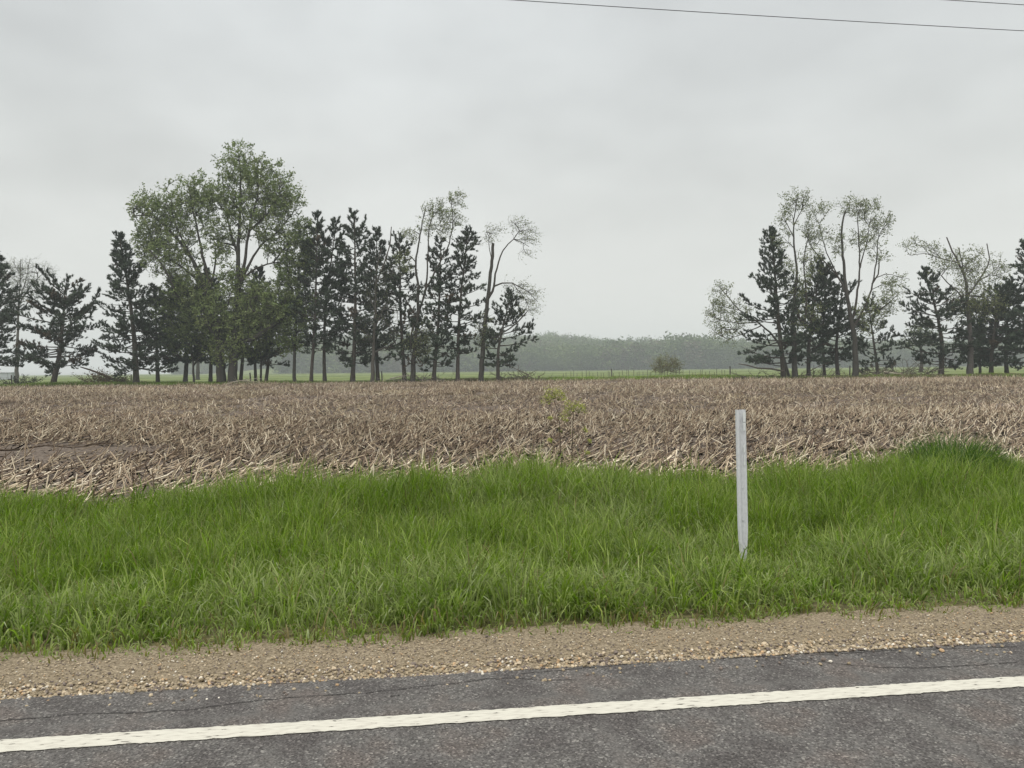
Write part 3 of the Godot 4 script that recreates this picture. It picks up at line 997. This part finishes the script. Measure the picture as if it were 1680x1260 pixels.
	broadleaf({"seed": 2006, "z": 85.2, "label": "broken-trunked tree with one windblown leafy tuft and a long drooping branch", "bare": 0.6, "wind": Vector3(0.75, 0.05, 0),
		"limbs": [[[788, 618], [793, 565], [797, 521], [803, 461], [808, 420], [809, 399]], [[799, 505], [808, 478], [813, 450], [825, 413], [842, 393], [852, 380]], [[811, 468], [824, 464], [840, 465], [866, 479], [882, 496]], [[840, 466], [862, 490], [868, 508]], [[807, 425], [802, 400], [804, 382]], [[840, 395], [858, 398], [868, 405]]],
		"r": [[5.2, 2.4], [2.6, .6], [1.6, .4], [.8, .4], [1.0, .4], [.8, .4]],
		"blobs": [[850, 368, 22, 6], [858, 381, 22, 6], [862, 396, 16, 6], [858, 412, 10, 5], [805, 378, 14, 6], [800, 394, 12, 7], [845, 469, 24, 5], [864, 480, 24, 6], [872, 494, 20, 6], [868, 508, 14, 6], [790, 545, 14, 30]],
		"goals": 3.17, "twigs": 6, "leaves": 2.2, "leaf": 0.15, "tip": 0.012, "twig_len": 1.15, "up": 0.05, "tint": Color(.155, .175, .080)})
	broadleaf({"seed": 2007, "z": 87.0, "label": "slanting pale tree whose sparse spray hangs out past the heavy-sided pine", "bare": 0.5, "bark": grey,
		"limbs": [[[1297, 611], [1276, 562], [1242, 528], [1212, 508], [1192, 484], [1178, 468]], [[1240, 527], [1205, 530], [1174, 522]], [[1250, 540], [1215, 550], [1195, 556]]], "r": [[3.0, .5], [1.2, .4], [1.2, .4]],
		"blobs": [[1186, 478, 15, 16], [1180, 507, 20, 20], [1194, 540, 24, 24], [1214, 515, 18, 20], [1172, 525, 12, 18]],
		"goals": 2.29, "twigs": 6, "leaves": 3.2, "leaf": 0.17, "tip": 0.013, "tint": Color(.155, .175, .080)})
	broadleaf({"seed": 2008, "z": 84.6, "label": "tall narrow tree rising above the heavy-sided pine with a sparse top", "bare": 0.35,
		"limbs": [[[1305, 613], [1303, 565], [1302, 513], [1307, 447], [1302, 390], [1303, 353], [1310, 318]], [[1305, 560], [1318, 530], [1322, 480], [1318, 430], [1325, 385]], [[1303, 385], [1292, 368], [1284, 345]], [[1304, 370], [1316, 345], [1322, 322]]], "r": [[5.8, .5], [2.6, .6], [1.0, .4], [1.0, .4]],
		"blobs": [[1305, 328, 20, 18], [1290, 358, 14, 20], [1318, 338, 11, 18], [1284, 398, 16, 18], [1326, 380, 14, 26], [1330, 430, 20, 28], [1308, 470, 22, 26], [1320, 520, 26, 30], [1290, 440, 14, 22]],
		"goals": 1.76, "twigs": 6, "leaves": 3.8, "leaf": 0.17, "tip": 0.012, "tint": Color(.155, .175, .080)})
	broadleaf({"seed": 2009, "z": 84.8, "label": "spreading many-limbed tree with sparse leaves, in the middle of its stand", "bare": 0.3,
		"limbs": [[[1403, 613], [1403, 567], [1394, 513], [1387, 467], [1383, 420], [1380, 380], [1387, 347]], [[1390, 485], [1377, 455], [1360, 434], [1334, 404], [1326, 380]], [[1398, 530], [1407, 467], [1407, 413], [1403, 363], [1408, 335]], [[1404, 545], [1428, 485], [1440, 430], [1446, 387], [1463, 363]], [[1435, 455], [1452, 450], [1472, 454], [1490, 458]], [[1406, 440], [1422, 400], [1430, 355]], [[1375, 450], [1355, 405], [1347, 365]], [[1432, 470], [1441, 450], [1444, 430]]],
		"r": [[6.2, 1.2], [2.4, .5], [2.8, .5], [2.8, .5], [.9, .3], [1.6, .4], [1.5, .4], [1.6, 1.0]],
		"blobs": [[1345, 348, 17, 18], [1343, 385, 20, 18], [1385, 343, 13, 13], [1405, 343, 20, 20], [1426, 352, 18, 22], [1440, 375, 18, 22], [1456, 364, 11, 14], [1415, 395, 24, 20], [1442, 415, 14, 20], [1455, 500, 22, 26], [1374, 400, 18, 20], [1465, 468, 20, 22], [1420, 520, 26, 36]],
		"goals": 1.66, "twigs": 6, "leaves": 3.8, "leaf": 0.17, "tip": 0.012, "tint": Color(.155, .175, .080)})
	broadleaf({"seed": 2010, "z": 85.4, "label": "dead-topped tree with bare broken stubs above a stout trunk", "bare": 0.45, "bark": Color(.115, .105, .095),
		"limbs": [[[1591, 613], [1592, 563], [1588, 500], [1585, 465], [1577, 440], [1563, 413], [1553, 389]], [[1572, 432], [1543, 424], [1514, 417], [1490, 420]], [[1590, 490], [1602, 465], [1614, 446], [1622, 424], [1617, 400]], [[1588, 495], [1570, 478], [1553, 463], [1545, 452]], [[1584, 460], [1580, 430], [1578, 405]], [[1543, 424], [1525, 405], [1508, 396]], [[1598, 470], [1625, 450], [1645, 438]]],
		"r": [[6.6, .9], [1.5, .4], [2.0, .8], [1.4, .8], [1.4, .8], [.7, .3], [1.2, .4]],
		"blobs": [[1503, 404, 24, 13], [1530, 413, 20, 14], [1560, 430, 28, 22], [1592, 432, 28, 24], [1634, 440, 24, 24], [1600, 480, 40, 32], [1545, 445, 20, 14], [1620, 505, 34, 30], [1572, 500, 26, 30], [1590, 455, 26, 26]],
		"goals": 1.66, "twigs": 6, "leaves": 2.5, "leaf": 0.17, "tip": 0.012, "tint": Color(.155, .175, .080)})
	broadleaf({"seed": 2012, "z": 88.0, "label": "low leafy young tree filling the space under the lower great crown", "bare": 0.2,
		"limbs": [[[318, 625], [316, 590], [308, 545], [300, 500], [296, 465]], [[312, 570], [285, 530], [268, 500]], [[312, 560], [335, 520], [345, 490]]], "r": [[2.4, .5], [1.2, .4], [1.2, .4]],
		"blobs": [[296, 485, 34, 30], [272, 520, 28, 36], [325, 520, 34, 40], [300, 560, 44, 30], [350, 555, 22, 30]], "goals": 1.7, "twigs": 5, "leaves": 6.0, "leaf": 0.21, "tip": 0.012, "tint": Color(.118, .152, .060)})
	broadleaf({"seed": 2013, "z": 88.5, "label": "low leafy young tree filling the space behind the tallest tree's trunk", "bare": 0.2,
		"limbs": [[[428, 624], [428, 590], [424, 545], [420, 500], [418, 470]], [[426, 570], [405, 535], [392, 505]], [[426, 565], [448, 525], [460, 495]]], "r": [[2.4, .5], [1.2, .4], [1.2, .4]],
		"blobs": [[420, 492, 34, 30], [395, 530, 30, 36], [448, 525, 30, 40], [420, 565, 42, 26], [370, 560, 24, 28]], "goals": 1.7, "twigs": 5, "leaves": 6.0, "leaf": 0.21, "tip": 0.012, "tint": Color(.125, .160, .062)})
	broadleaf({"seed": 2011, "z": 135.0, "label": "pale hazy bare-branched tree showing above the broken-topped pine from farther away", "bare": 0.4, "bark": grey, "group": "trees standing out on the pasture",
		"limbs": [[[27, 617], [28, 580], [30, 520], [32, 480], [34, 425]], [[30, 515], [15, 470], [4, 438]], [[30, 505], [50, 470], [74, 446], [85, 437]], [[31, 492], [42, 455], [46, 425]]], "r": [[4.2, .4], [1.8, .3], [1.6, .3], [1.5, .3]],
		"blobs": [[20, 450, 20, 26], [45, 448, 26, 28], [80, 445, 11, 13], [56, 474, 24, 20], [2, 450, 18, 22], [30, 490, 30, 24]],
		"goals": 1.30, "twigs": 6, "leaves": 1.0, "leaf": 0.16, "tip": 0.02, "twig_len": 1.1, "tint": Color(.155, .175, .080)})
	for q in [[324, 500, 150.0, "pale hazy tree far behind the bushy conifers"], [1511, 520, 150.0, "pale hazy tree far behind the broad round-topped pine"]]:
		var x: float = q[0]
		var y: float = q[1]
		broadleaf({"seed": 2020 + int(x), "z": q[2], "label": q[3], "bare": 0.4, "group": "trees standing out on the pasture", "limbs": [[[x, 612], [x + 1, 585], [x - 2, 560], [x, y]], [[x, 575], [x - 14, 550], [x - 20, 530]], [[x, 575], [x + 14, 550], [x + 22, 532]]], "r": [[4.0, .5], [1.5, .4], [1.5, .4]],
			"blobs": [[x, y + 20, 24, 20], [x - 16, y + 35, 16, 16], [x + 18, y + 35, 16, 16]], "goals": 0.86, "twigs": 5, "leaves": 4.0, "leaf": 0.3, "tip": 0.02, "tint": Color(.09, .11, .045)})
# ---------------------------------------------------------------- far wood
func build_far_wood() -> void:
	var root := Node3D.new()
	root.name = "far_wood"
	add_child(root)
	tag(root, "hazy wood covering the low rise behind the pasture", "wood", "", "stuff")
	for k in 4:
		rng.seed = 900 + k
		var geo := Geo.new()
		geo.tube(PackedVector3Array([Vector3(0, -0.5, 0), Vector3(0.05, 0.35, 0), Vector3(0, 0.8, 0.02)]), PackedFloat32Array([0.025, 0.018, 0.006]), 5, Color(.8, .75, .7))
		geo.n.clear()
		var lobes := []
		for i in 12:
			lobes.append([Vector3(rng.randfn() * 0.2, rr(0.08, 0.86), rng.randfn() * 0.2), rr(0.15, 0.27)])
		for i in 620:
			var l: Array = lobes[rng.randi() % 12]
			var p: Vector3 = l[0] + rdir() * l[1] * pow(rng.randf(), 0.3)
			var d := rdir() * rr(0.03, 0.06)
			geo.leaf(p, d * 1.4, d.cross(rdir()) * 0.8, Color.WHITE * rr(0.75, 1.2))
		var m := geo.mesh()
		var xf := []; var cols := PackedColorArray()
		for i in 950:
			var d := lerpf(575.0, 900.0, pow(rng.randf(), 1.3))
			var side := rr(-0.44, 0.78)
			if d < 700.0 and side < -0.3: continue
			var x := side * d
			var h := rr(14.0, 22.0) * (1.0 + 0.36 * soft.get_noise_2d(side * 500.0, 5.0))
			if rng.randf() < 0.05: h *= 1.15
			xf.append(Transform3D(Basis.from_euler(Vector3(0, rr(0, TAU), 0)).scaled_local(Vector3(h * rr(0.9, 1.3), h, h * rr(0.9, 1.3))), Vector3(x, gy(x, -d) - 0.4, -d)))
			var c := Color(.075, .110, .042).lerp(Color(.19, .23, .085), rng.randf() * rng.randf())
			if rng.randf() < 0.2: c = Color(.10, .09, .06)
			cols.append(c)
		scatter("far_tree", m, M.foliage, xf, cols, root)

# ---------------------------------------------------------------- fence
func build_fence() -> void:
	var o := thing("wire_fence", on_ground(1004, 92.0), "low wire fence on grey wooden posts behind the windbreak", "fence")
	var b := o.position
	var xs := [-180, 19, 215, 411, 627, 815, 1004, 1198, 1394, 1590, 1790]
	var lines := [PackedVector3Array(), PackedVector3Array(), PackedVector3Array(), PackedVector3Array()]
	rng.seed = 71
	for px in xs:
		var p := on_ground(px, 92.0) - b
		var geo := Geo.new()
		var lean := Vector3(rr(-.06, .06), 0, rr(-.05, .05))
		var hgt := rr(1.3, 1.5)
		geo.tube(PackedVector3Array([p - Vector3(0, 0.3, 0), p + Vector3(0, hgt * 0.5, 0) + lean * 0.5, p + Vector3(0, hgt, 0) + lean]), PackedFloat32Array([0.085, 0.08, 0.075]), 8, Color.WHITE, true)
		put("post", geo.mesh(), M.fence_wood, o)
		for k in 4: lines[k].append(p + Vector3(0, 0.3 + 0.27 * k, -0.085) + lean * (0.2 + 0.2 * k))
	for k in 4:
		var geo := Geo.new()
		var rad := PackedFloat32Array()
		for i in lines[k].size(): rad.append(0.006)
		geo.tube(lines[k], rad, 4, Color.WHITE)
		put("wire", geo.mesh(), M.wire, o)
	for i in 46:
		var px := 925.0 + 6.0 * i + rr(-2.5, 2.5)
		if px > 1194: break
		var p := on_ground(px, 92.0) - b + Vector3(0, 0, rr(-.04, .04))
		var geo := Geo.new()
		var hgt := rr(0.8, 1.15) if rng.randf() < 0.7 else rr(1.1, 1.35)
		geo.tube(PackedVector3Array([p - Vector3(0, 0.1, 0), p + Vector3(rr(-.05, .05), hgt, 0)]), PackedFloat32Array([0.032, 0.026]), 5, Color.WHITE, true)
		put("stake", geo.mesh(), M.fence_wood, o)

# ---------------------------------------------------------------- post, weeds, wires, brush
func build_delineator() -> void:
	var foot := Vector3(1.93, 0, -6.35)
	foot.y = gy(foot.x, foot.z)
	var o := thing("delineator_post", foot, "pale grey metal roadside marker post standing in the grass", "marker post")
	# a folded steel strip: narrow turned-back flange, broad face, second flange; pinched and twisted at the foot
	var top := at(1215.5, 672, 6.35) - foot
	var rows := []
	for i in 25:
		var f := i / 24.0
		var c := Vector3(top.x * f, -0.15 + (top.y + 0.15) * f, 0.0)
		var pinch := lerpf(0.55, 1.0, smoothstep(0.08, 0.34, f))
		var turn := lerpf(0.75, 0.16, smoothstep(0.0, 0.3, f)) - 0.1 * f
		var bs := Basis(Vector3.UP, turn)
		var r := PackedVector3Array()
		for q in [[-.041, -.020], [-.039, .004], [-.030, .013], [-.018, .010], [-.010, -.004], [.0, -.006], [.016, -.004], [.025, .010], [.034, .013], [.0385, .006], [.040, -.018]]:
			r.append(c + bs * Vector3(q[0] * pinch, 0, q[1]))
		rows.append(r)
	var body := put("channel", sheet(rows), M.galvanized, o)
	var back := []
	for r in rows:
		var q := PackedVector3Array()
		for p in r: q.append(p + Vector3(0, 0, -0.003))
		back.append(q)
	put("channel_back", sheet(back), M.galvanized, o)
	# scraps of reflective sheeting left on the face
	rng.seed = 17
	for sc in [[0.985, 0.93, 0.010, 0.034], [0.925, 0.88, 0.012, 0.030], [0.80, 0.755, 0.010, 0.026], [0.74, 0.68, 0.012, 0.022]]:
		var geo := Geo.new()
		var prev := []
		for i in 5:
			var f := lerpf(sc[0], sc[1], i / 4.0)
			var turn := 0.16 - 0.1 * f
			var c := Vector3(top.x * f, -0.15 + (top.y + 0.15) * f, 0.0)
			var bs := Basis(Vector3.UP, turn)
			var a := c + bs * Vector3(sc[2] + rr(-.003, .003), 0, 0.0165)
			var b := c + bs * Vector3(sc[3] + rr(-.003, .002), 0, 0.0165)
			if i: geo.quad(prev[0], prev[1], b, a, Color.WHITE)
			prev = [a, b]
		put("sheeting", geo.mesh(), M.white_sheeting, body)
	for hy in [0.55, 0.36, 0.2]:
		var geo := Geo.new()
		var c := Vector3(top.x * hy, -0.15 + (top.y + 0.15) * hy, 0.0) + Basis(Vector3.UP, 0.15) * Vector3(0.003, 0, -0.004)
		geo.tube(PackedVector3Array([c, c + Vector3(0, 0, 0.006)]), PackedFloat32Array([0.006, 0.005]), 8, Color.WHITE, true)
		put("bolt", geo.mesh(), M.galvanized, body)

func umbel(st: Geo, fl: Geo, p: Vector3, d: Vector3, size: float, rays := 24) -> void:
	for i in rays:
		var o := (d * 1.0 + rdir() * 0.9).normalized()
		if o.dot(d) < 0.2: continue
		var e := p + o * size * rr(0.75, 1.05)
		st.tube(PackedVector3Array([p, e]), PackedFloat32Array([0.0016, 0.001]), 3, Color(.16, .17, .05))
		for k in 8:
			var q := e + rdir() * size * 0.22
			fl.leaf(q, rdir() * 0.017, rdir() * 0.007, Color(.36, .37, .10) * rr(0.75, 1.25))
func build_weed(stem: Array, side: Array, depth: float, label: String, sd: int) -> void:
	rng.seed = sd
	var ps := PackedVector3Array()
	for q in stem: ps.append(at(q[0], q[1], depth))
	var base := ps[0]
	base.y = gy(base.x, base.z)
	var o := thing("parsnip_weed", base, label, "weed", "tall yellow-flowered weeds at the field edge")
	var st := Geo.new(); var fl := Geo.new(); var lv := Geo.new()
	ps[0] = base
	var pts := PackedVector3Array(); var rad := PackedFloat32Array()
	for i in ps.size():
		pts.append(ps[i] - base)
		rad.append(lerpf(0.009, 0.004, float(i) / (ps.size() - 1)))
	st.tube(pts, rad, 6, Color(.075, .055, .04))
	umbel(st, fl, pts[-1], Vector3(0.05, 1, 0), 0.17)
	umbel(st, fl, pts[-1] - Vector3(0.05, 0.06, 0), Vector3(-.5, 0.85, 0.1), 0.13)
	umbel(st, fl, pts[-1] + Vector3(0.06, -0.02, 0), Vector3(.5, 0.85, 0.1), 0.13)
	for s in side:
		var a := pts[s[0]].lerp(pts[s[0] + 1], 0.4)
		var e := at(s[1], s[2], depth) - base + Vector3(0, 0, rr(-.1, .1))
		var mid := a.lerp(e, 0.55) - Vector3(0, 0.04, 0)
		st.tube(PackedVector3Array([a, mid, e]), PackedFloat32Array([0.0035, 0.0028, 0.002]), 4, Color(.10, .085, .045))
		umbel(st, fl, e, (e - mid).normalized() + Vector3(0, 0.6, 0), rr(0.055, 0.08), 9)
		for k in 3: lv.leaf(a + rdir() * 0.05, (rdir() + Vector3(0, -0.3, 0)) * 0.07, rdir() * 0.012, Color(.14, .16, .05))
	put("stem", st.mesh(), M.wood_litter, o)
	fl.n.clear()
	put("flower_heads", fl.mesh(), M.foliage, o)
	if lv.v.size(): put("leaves", lv.mesh(), M.foliage, o)

func build_wires() -> void:
	for w in [[820, 0, 1680, 52, 12.2, "lower of two dark overhead cables strung along the field edge"], [1555, 0, 1680, 8, 12.2, "upper of two dark overhead cables strung along the field edge"]]:
		# both points lie in the upright plane above the line t = 12.2
		var ends := []
		for q in [[w[0], w[1]], [w[2], w[3]]]:
			var d := ray(q[0], q[1])
			var k: float = w[4] / (d.x * rn.x + d.z * rn.z)
			ends.append(Vector3(0, EYE, 0) + d * k)
		var a: Vector3 = ends[0]; var b: Vector3 = ends[1]
		var dir := (b - a)
		dir = dir / Vector2(dir.x, dir.z).length()
		var pts := PackedVector3Array(); var rad := PackedFloat32Array()
		var mid := (a + b) * 0.5
		for i in 49:
			var s := -30.0 + 1.25 * i
			pts.append(mid + dir * s - mid + Vector3(0, 0.0007 * s * s, 0)); rad.append(0.006)
		var geo := Geo.new()
		geo.tube(pts, rad, 6, Color.WHITE)
		var o := put("overhead_cable", geo.mesh(), M.wire, self)
		o.position = mid
		tag(o, w[5], "cable", "overhead cables")

func brush(called: String, label: String, px: float, depth: float, wpx: float, hgt: float, count: int, tint: Color, sd: int, logs := [], leafy := 0, leaf_col := Color(.1, .08, .04)) -> void:
	rng.seed = sd
	var base := on_ground(px, depth)
	var o := thing(called, base, label, "brush pile" if called == "brush_pile" else called.replace("_", " "))
	var mpp := depth / F
	var w := wpx * mpp
	var geo := Geo.new()
	var lv := Geo.new()
	for i in count:
		var p := Vector3(rr(-.5, .5) * w, rr(0.05, 0.45) * hgt, rr(-.8, .8))
		var d := Vector3(rng.randfn(), absf(rng.randfn()) * 0.55, rng.randfn() * 0.5).normalized()
		var l := rr(0.8, 2.6)
		var room := hgt * (1.0 - pow(absf(p.x / (0.5 * w)), 2.0)) + 0.2
		if d.y * l > room: l = maxf(0.5, room / maxf(d.y, 0.05))
		var pts := PackedVector3Array(); var rad := PackedFloat32Array()
		var r := rr(0.02, 0.055)
		var bend := rdir() * 0.12
		var cur := p
		for k in 4:
			pts.append(cur); rad.append(r * (1.0 - 0.25 * k))
			d = (d + bend).normalized()
			cur += d * l / 3.0
		geo.tube(pts, rad, 4, tint * rr(0.6, 1.4))
		for k in leafy:
			lv.leaf(pts[1].lerp(pts[3], rng.randf()) + rdir() * 0.2, rdir() * 0.22, rdir() * 0.06, leaf_col * rr(0.7, 1.3))
		for k in 3:
			var q := pts[1 + k % 2].lerp(pts[3], rng.randf())
			geo.tube(PackedVector3Array([q, q + (d + rdir()).normalized() * rr(0.25, 0.7)]), PackedFloat32Array([0.02, 0.01]), 3, tint * rr(0.6, 1.3))
	put("branches", geo.mesh(), M.bark, o)
	if lv.v.size():
		var cr := put("dead_foliage", lv.mesh(), M.foliage, o)
		cr.set_meta("kind", "stuff")
	for lg in logs:
		var g2 := Geo.new()
		var pts := PackedVector3Array(); var rad := PackedFloat32Array()
		for i in lg.pts.size():
			pts.append(at(lg.pts[i][0], lg.pts[i][1], depth - 0.6) - base)
			rad.append(lerpf(lg.r, lg.r * 0.4, float(i) / (lg.pts.size() - 1)))
		g2.tube(pts, rad, 7, lg.get("col", tint), true)
		put("log", g2.mesh(), M.bark, o)

func build_small_things() -> void:
	build_delineator()
	build_weed([[922, 800], [921, 765], [919, 720], [917, 680], [908, 655]], [[1, 905, 727], [2, 904, 692], [2, 927, 695]], 10.4, "tall thin weed with flat yellow-green flower heads, the taller of two", 61)
	build_weed([[936, 805], [938, 765], [939, 720], [940, 695], [941, 676]], [[1, 966, 728], [1, 960, 748], [2, 957, 708]], 10.3, "tall thin weed with one broad yellow-green flower head, the shorter of two", 62)
	build_wires()
	# branch and upright stalk on the bare soil
	rng.seed = 66
	var lb := at(70, 728, 15.6)
	lb.y = gy(lb.x, lb.z)
	var o := thing("fallen_branch", lb, "thin dark fallen branch lying across the bare patch of soil", "branch")
	var geo := Geo.new()
	var pts := PackedVector3Array(); var rad := PackedFloat32Array()
	for i in 12:
		pts.append(Vector3(-1.6 + 0.27 * i, 0.05 + 0.03 * sin(i * 1.3) + 0.01 * i, 0.05 * sin(i * 0.9))); rad.append(0.03 - 0.0021 * i)
	geo.tube(pts, rad, 6, Color(.08, .06, .045), true)
	put("stem", geo.mesh(), M.bark, o)
	geo = Geo.new()
	for i in 9:
		var q := pts[2 + i]
		geo.tube(PackedVector3Array([q, q + Vector3(rr(.1, .5), rr(0, .2), rr(-.2, .2))]), PackedFloat32Array([0.009, 0.004]), 4, Color(.10, .075, .055))
	put("twigs", geo.mesh(), M.bark, o)
	var sb := at(40, 768, 13.2)
	sb.y = gy(sb.x, sb.z)
	var so := thing("standing_stalk", sb, "single upright broken corn stalk standing at the bare patch of soil", "corn stalk")
	geo = Geo.new()
	stalk(geo, Vector3(0, -0.05, 0), Vector3(0.08, 1, 0).normalized(), 0.52, 0.014, PALE[2])
	put("stem", geo.mesh(), M.wood_litter, so)
	geo = Geo.new()
	stalk(geo, Vector3(0.03, 0.2, 0), Vector3(0.7, 0.75, 0.1).normalized(), 0.24, 0.009, PALE[4])
	husk(geo, Vector3(0.02, 0.42, 0), Vector3(-.4, -0.6, 0.2), 0.22, 0.015, PALE[3])
	put("leaf", geo.mesh(), M.wood_litter, so)
	# brush under the windbreak
	brush("brush_pile", "brown needled brush pile with a broken bough jutting up, beside a leaning pine", 168, 87.0, 62, 1.5, 60, Color(.13, .09, .06), 81, [{"pts": [[185, 622], [165, 613], [148, 607], [132, 602]], "r": 0.16, "col": Color(.10, .075, .055)}], 14, Color(.11, .075, .045))
	brush("brush_pile", "low dark heap of green boughs on the grass by the broken-topped pine", 34, 87.0, 40, 0.9, 30, Color(.07, .065, .05), 82, [], 16, Color(.05, .06, .03))
	brush("fallen_branch", "long pale fallen branch lying under the two great leafy trunks", 402, 84.6, 60, 0.5, 8, Color(.34, .30, .24), 83, [{"pts": [[362, 634], [380, 627], [400, 624], [425, 627]], "r": 0.06, "col": Color(.40, .36, .29)}, {"pts": [[400, 624], [420, 621], [438, 622]], "r": 0.04, "col": Color(.36, .33, .27)}])
	brush("brush_pile", "pile of pale grey sticks at the foot of the forked tree", 690, 86.5, 80, 0.7, 46, Color(.30, .27, .23), 84, [{"pts": [[640, 621], [660, 617], [690, 615]], "r": 0.07, "col": Color(.33, .30, .26)}])
	brush("brush_pile", "loose grey scrub of bare sticks beside the small dense pine", 852, 88.0, 70, 1.3, 44, Color(.13, .105, .09), 85, [{"pts": [[868, 615], [848, 606], [828, 596]], "r": 0.05}])
	brush("fallen_branch", "long dark fallen bough reaching out from a pine towards the open fence", 1248, 85.0, 70, 0.8, 16, Color(.10, .085, .07), 86, [{"pts": [[1286, 609], [1265, 605], [1243, 604], [1225, 599], [1212, 597]], "r": 0.11, "col": Color(.10, .085, .072)}])
	brush("brush_pile", "low flat heap of dead branches between the thin pines", 1345, 86.0, 95, 0.7, 60, Color(.12, .10, .085), 87, [{"pts": [[1330, 608], [1345, 600], [1362, 594]], "r": 0.06}])
	brush("brush_pile", "wide tangle of fallen branches with a bare pale log in front", 1475, 85.0, 120, 1.6, 110, Color(.125, .105, .085), 88, [{"pts": [[1450, 610], [1465, 612], [1481, 614]], "r": 0.09, "col": Color(.45, .40, .32)}])
	# round bush by the fence
	broadleaf({"seed": 91, "z": 93.0, "called": "bush", "group": "", "label": "round twiggy bush with young olive leaves growing at the fence", "limbs": [[[1095, 617], [1095, 608], [1094, 596]], [[1095, 612], [1084, 602], [1078, 594]], [[1095, 612], [1106, 602], [1113, 595]], [[1095, 611], [1099, 600], [1102, 590]]], "r": [[0.8, 0.3], [0.6, 0.3], [0.6, 0.3], [0.6, 0.3]], "bare": 0.0, "blobs": [[1093, 599, 24, 15], [1082, 603, 14, 11], [1108, 603, 14, 11]], "goals": 8.0, "twigs": 5, "leaves": 2.0, "leaf": 0.11, "tip": 0.009, "twig_len": 0.55, "tint": Color(.19, .19, .085), "bark": Color(.19, .165, .12)})
	# far shed
	var sh := on_ground(10, 230.0)
	var shed := thing("farm_shed", sh, "small far-off shed with a white end and grey side, beyond the pasture", "shed")
	for part in [["end_wall", Vector3(-1.6, 1.2, 0), Vector3(1.5, 2.4, 3.0), "white_wall"], ["side_wall", Vector3(0.9, 1.0, 0.05), Vector3(3.49, 2.0, 2.9), "grey_wall"], ["roof", Vector3(0.9, 2.08, 0.05), Vector3(3.7, 0.16, 3.2), "grey_wall"]]:
		var bm := BoxMesh.new()
		bm.size = part[2]
		put(part[0], bm, M[part[3]], shed).position = part[1]

# ---------------------------------------------------------------- all together
func _ready() -> void:
	var pitch := -atan((630.0 - HORIZON) / F)
	cam_basis = Basis(Vector3.RIGHT, pitch) * Basis(Vector3.BACK, deg_to_rad(ROLL))
	var th := deg_to_rad(ROAD_TURN)
	ru = Vector3(cos(th), 0, -sin(th))
	rn = Vector3(-sin(th), 0, -cos(th))
	soft.seed = 4
	soft.frequency = 0.01
	soft.fractal_octaves = 3
	var cam := Camera3D.new()
	cam.name = "camera"
	cam.fov = rad_to_deg(2.0 * atan(630.0 / F))
	cam.near = 0.05
	cam.far = 6000.0
	cam.transform = Transform3D(cam_basis, Vector3(0, EYE, 0))
	add_child(cam)
	var env := Environment.new()
	env.background_mode = Environment.BG_SKY
	env.tonemap_mode = Environment.TONE_MAPPER_LINEAR
	env.tonemap_exposure = 2.6
	env.sdfgi_enabled = true
	env.ssao_enabled = true
	env.ssil_enabled = true
	env.fog_enabled = true
	env.fog_density = 0.00066
	env.fog_light_color = Color(0.93, 0.96, 0.96)
	env.sky = Sky.new()
	env.sky.sky_material = overcast()
	var we := WorldEnvironment.new()
	we.name = "environment"
	we.environment = env
	add_child(we)
	var sun := DirectionalLight3D.new()
	sun.name = "sun"
	sun.light_energy = 0.5
	sun.light_color = Color(1.0, 0.985, 0.96)
	sun.light_angular_distance = 80.0
	sun.shadow_enabled = true
	sun.rotation_degrees = Vector3(-70, -22, 0)
	add_child(sun)
	make_materials()
	build_road()
	build_ground()
	build_far_wood()
	build_trees()
	build_fence()
	build_litter()
	build_gravel()
	build_grass()
	build_small_things()
	print("tris ", total_tris)
	print("built in %d ms" % Time.get_ticks_msec())

func overcast() -> PanoramaSkyMaterial:
	var w := 1024
	var h := 512
	var im := Image.create(w, h, false, Image.FORMAT_RGBF)
	var n1 := FastNoiseLite.new()
	n1.seed = 15
	n1.frequency = 1.0
	n1.fractal_octaves = 5
	for y in h:
		var el := (0.5 - (y + 0.5) / h) * PI
		for x in w:
			var az := ((x + 0.5) / w - 0.5) * TAU
			var c := Color(.18, .18, .17)
			if el > -0.03:
				var d := Vector3(sin(az) * cos(el), sin(el), -cos(az) * cos(el))
				var p := Vector3(d.x, d.y * 2.4, d.z) * 1.9
				var v := n1.get_noise_3dv(p) + 0.5 * n1.get_noise_3dv(p * 2.7 + Vector3(7, 3, 1))
				var up := smoothstep(0.0, 0.45, el)
				c = Color(.310, .315, .302).lerp(Color(.257, .267, .270), up)
				c = c * (1.0 + 0.16 * v * smoothstep(0.02, 0.25, el))
			im.set_pixel(x, y, c)
	var m := PanoramaSkyMaterial.new()
	m.panorama = ImageTexture.create_from_image(im)
	return m
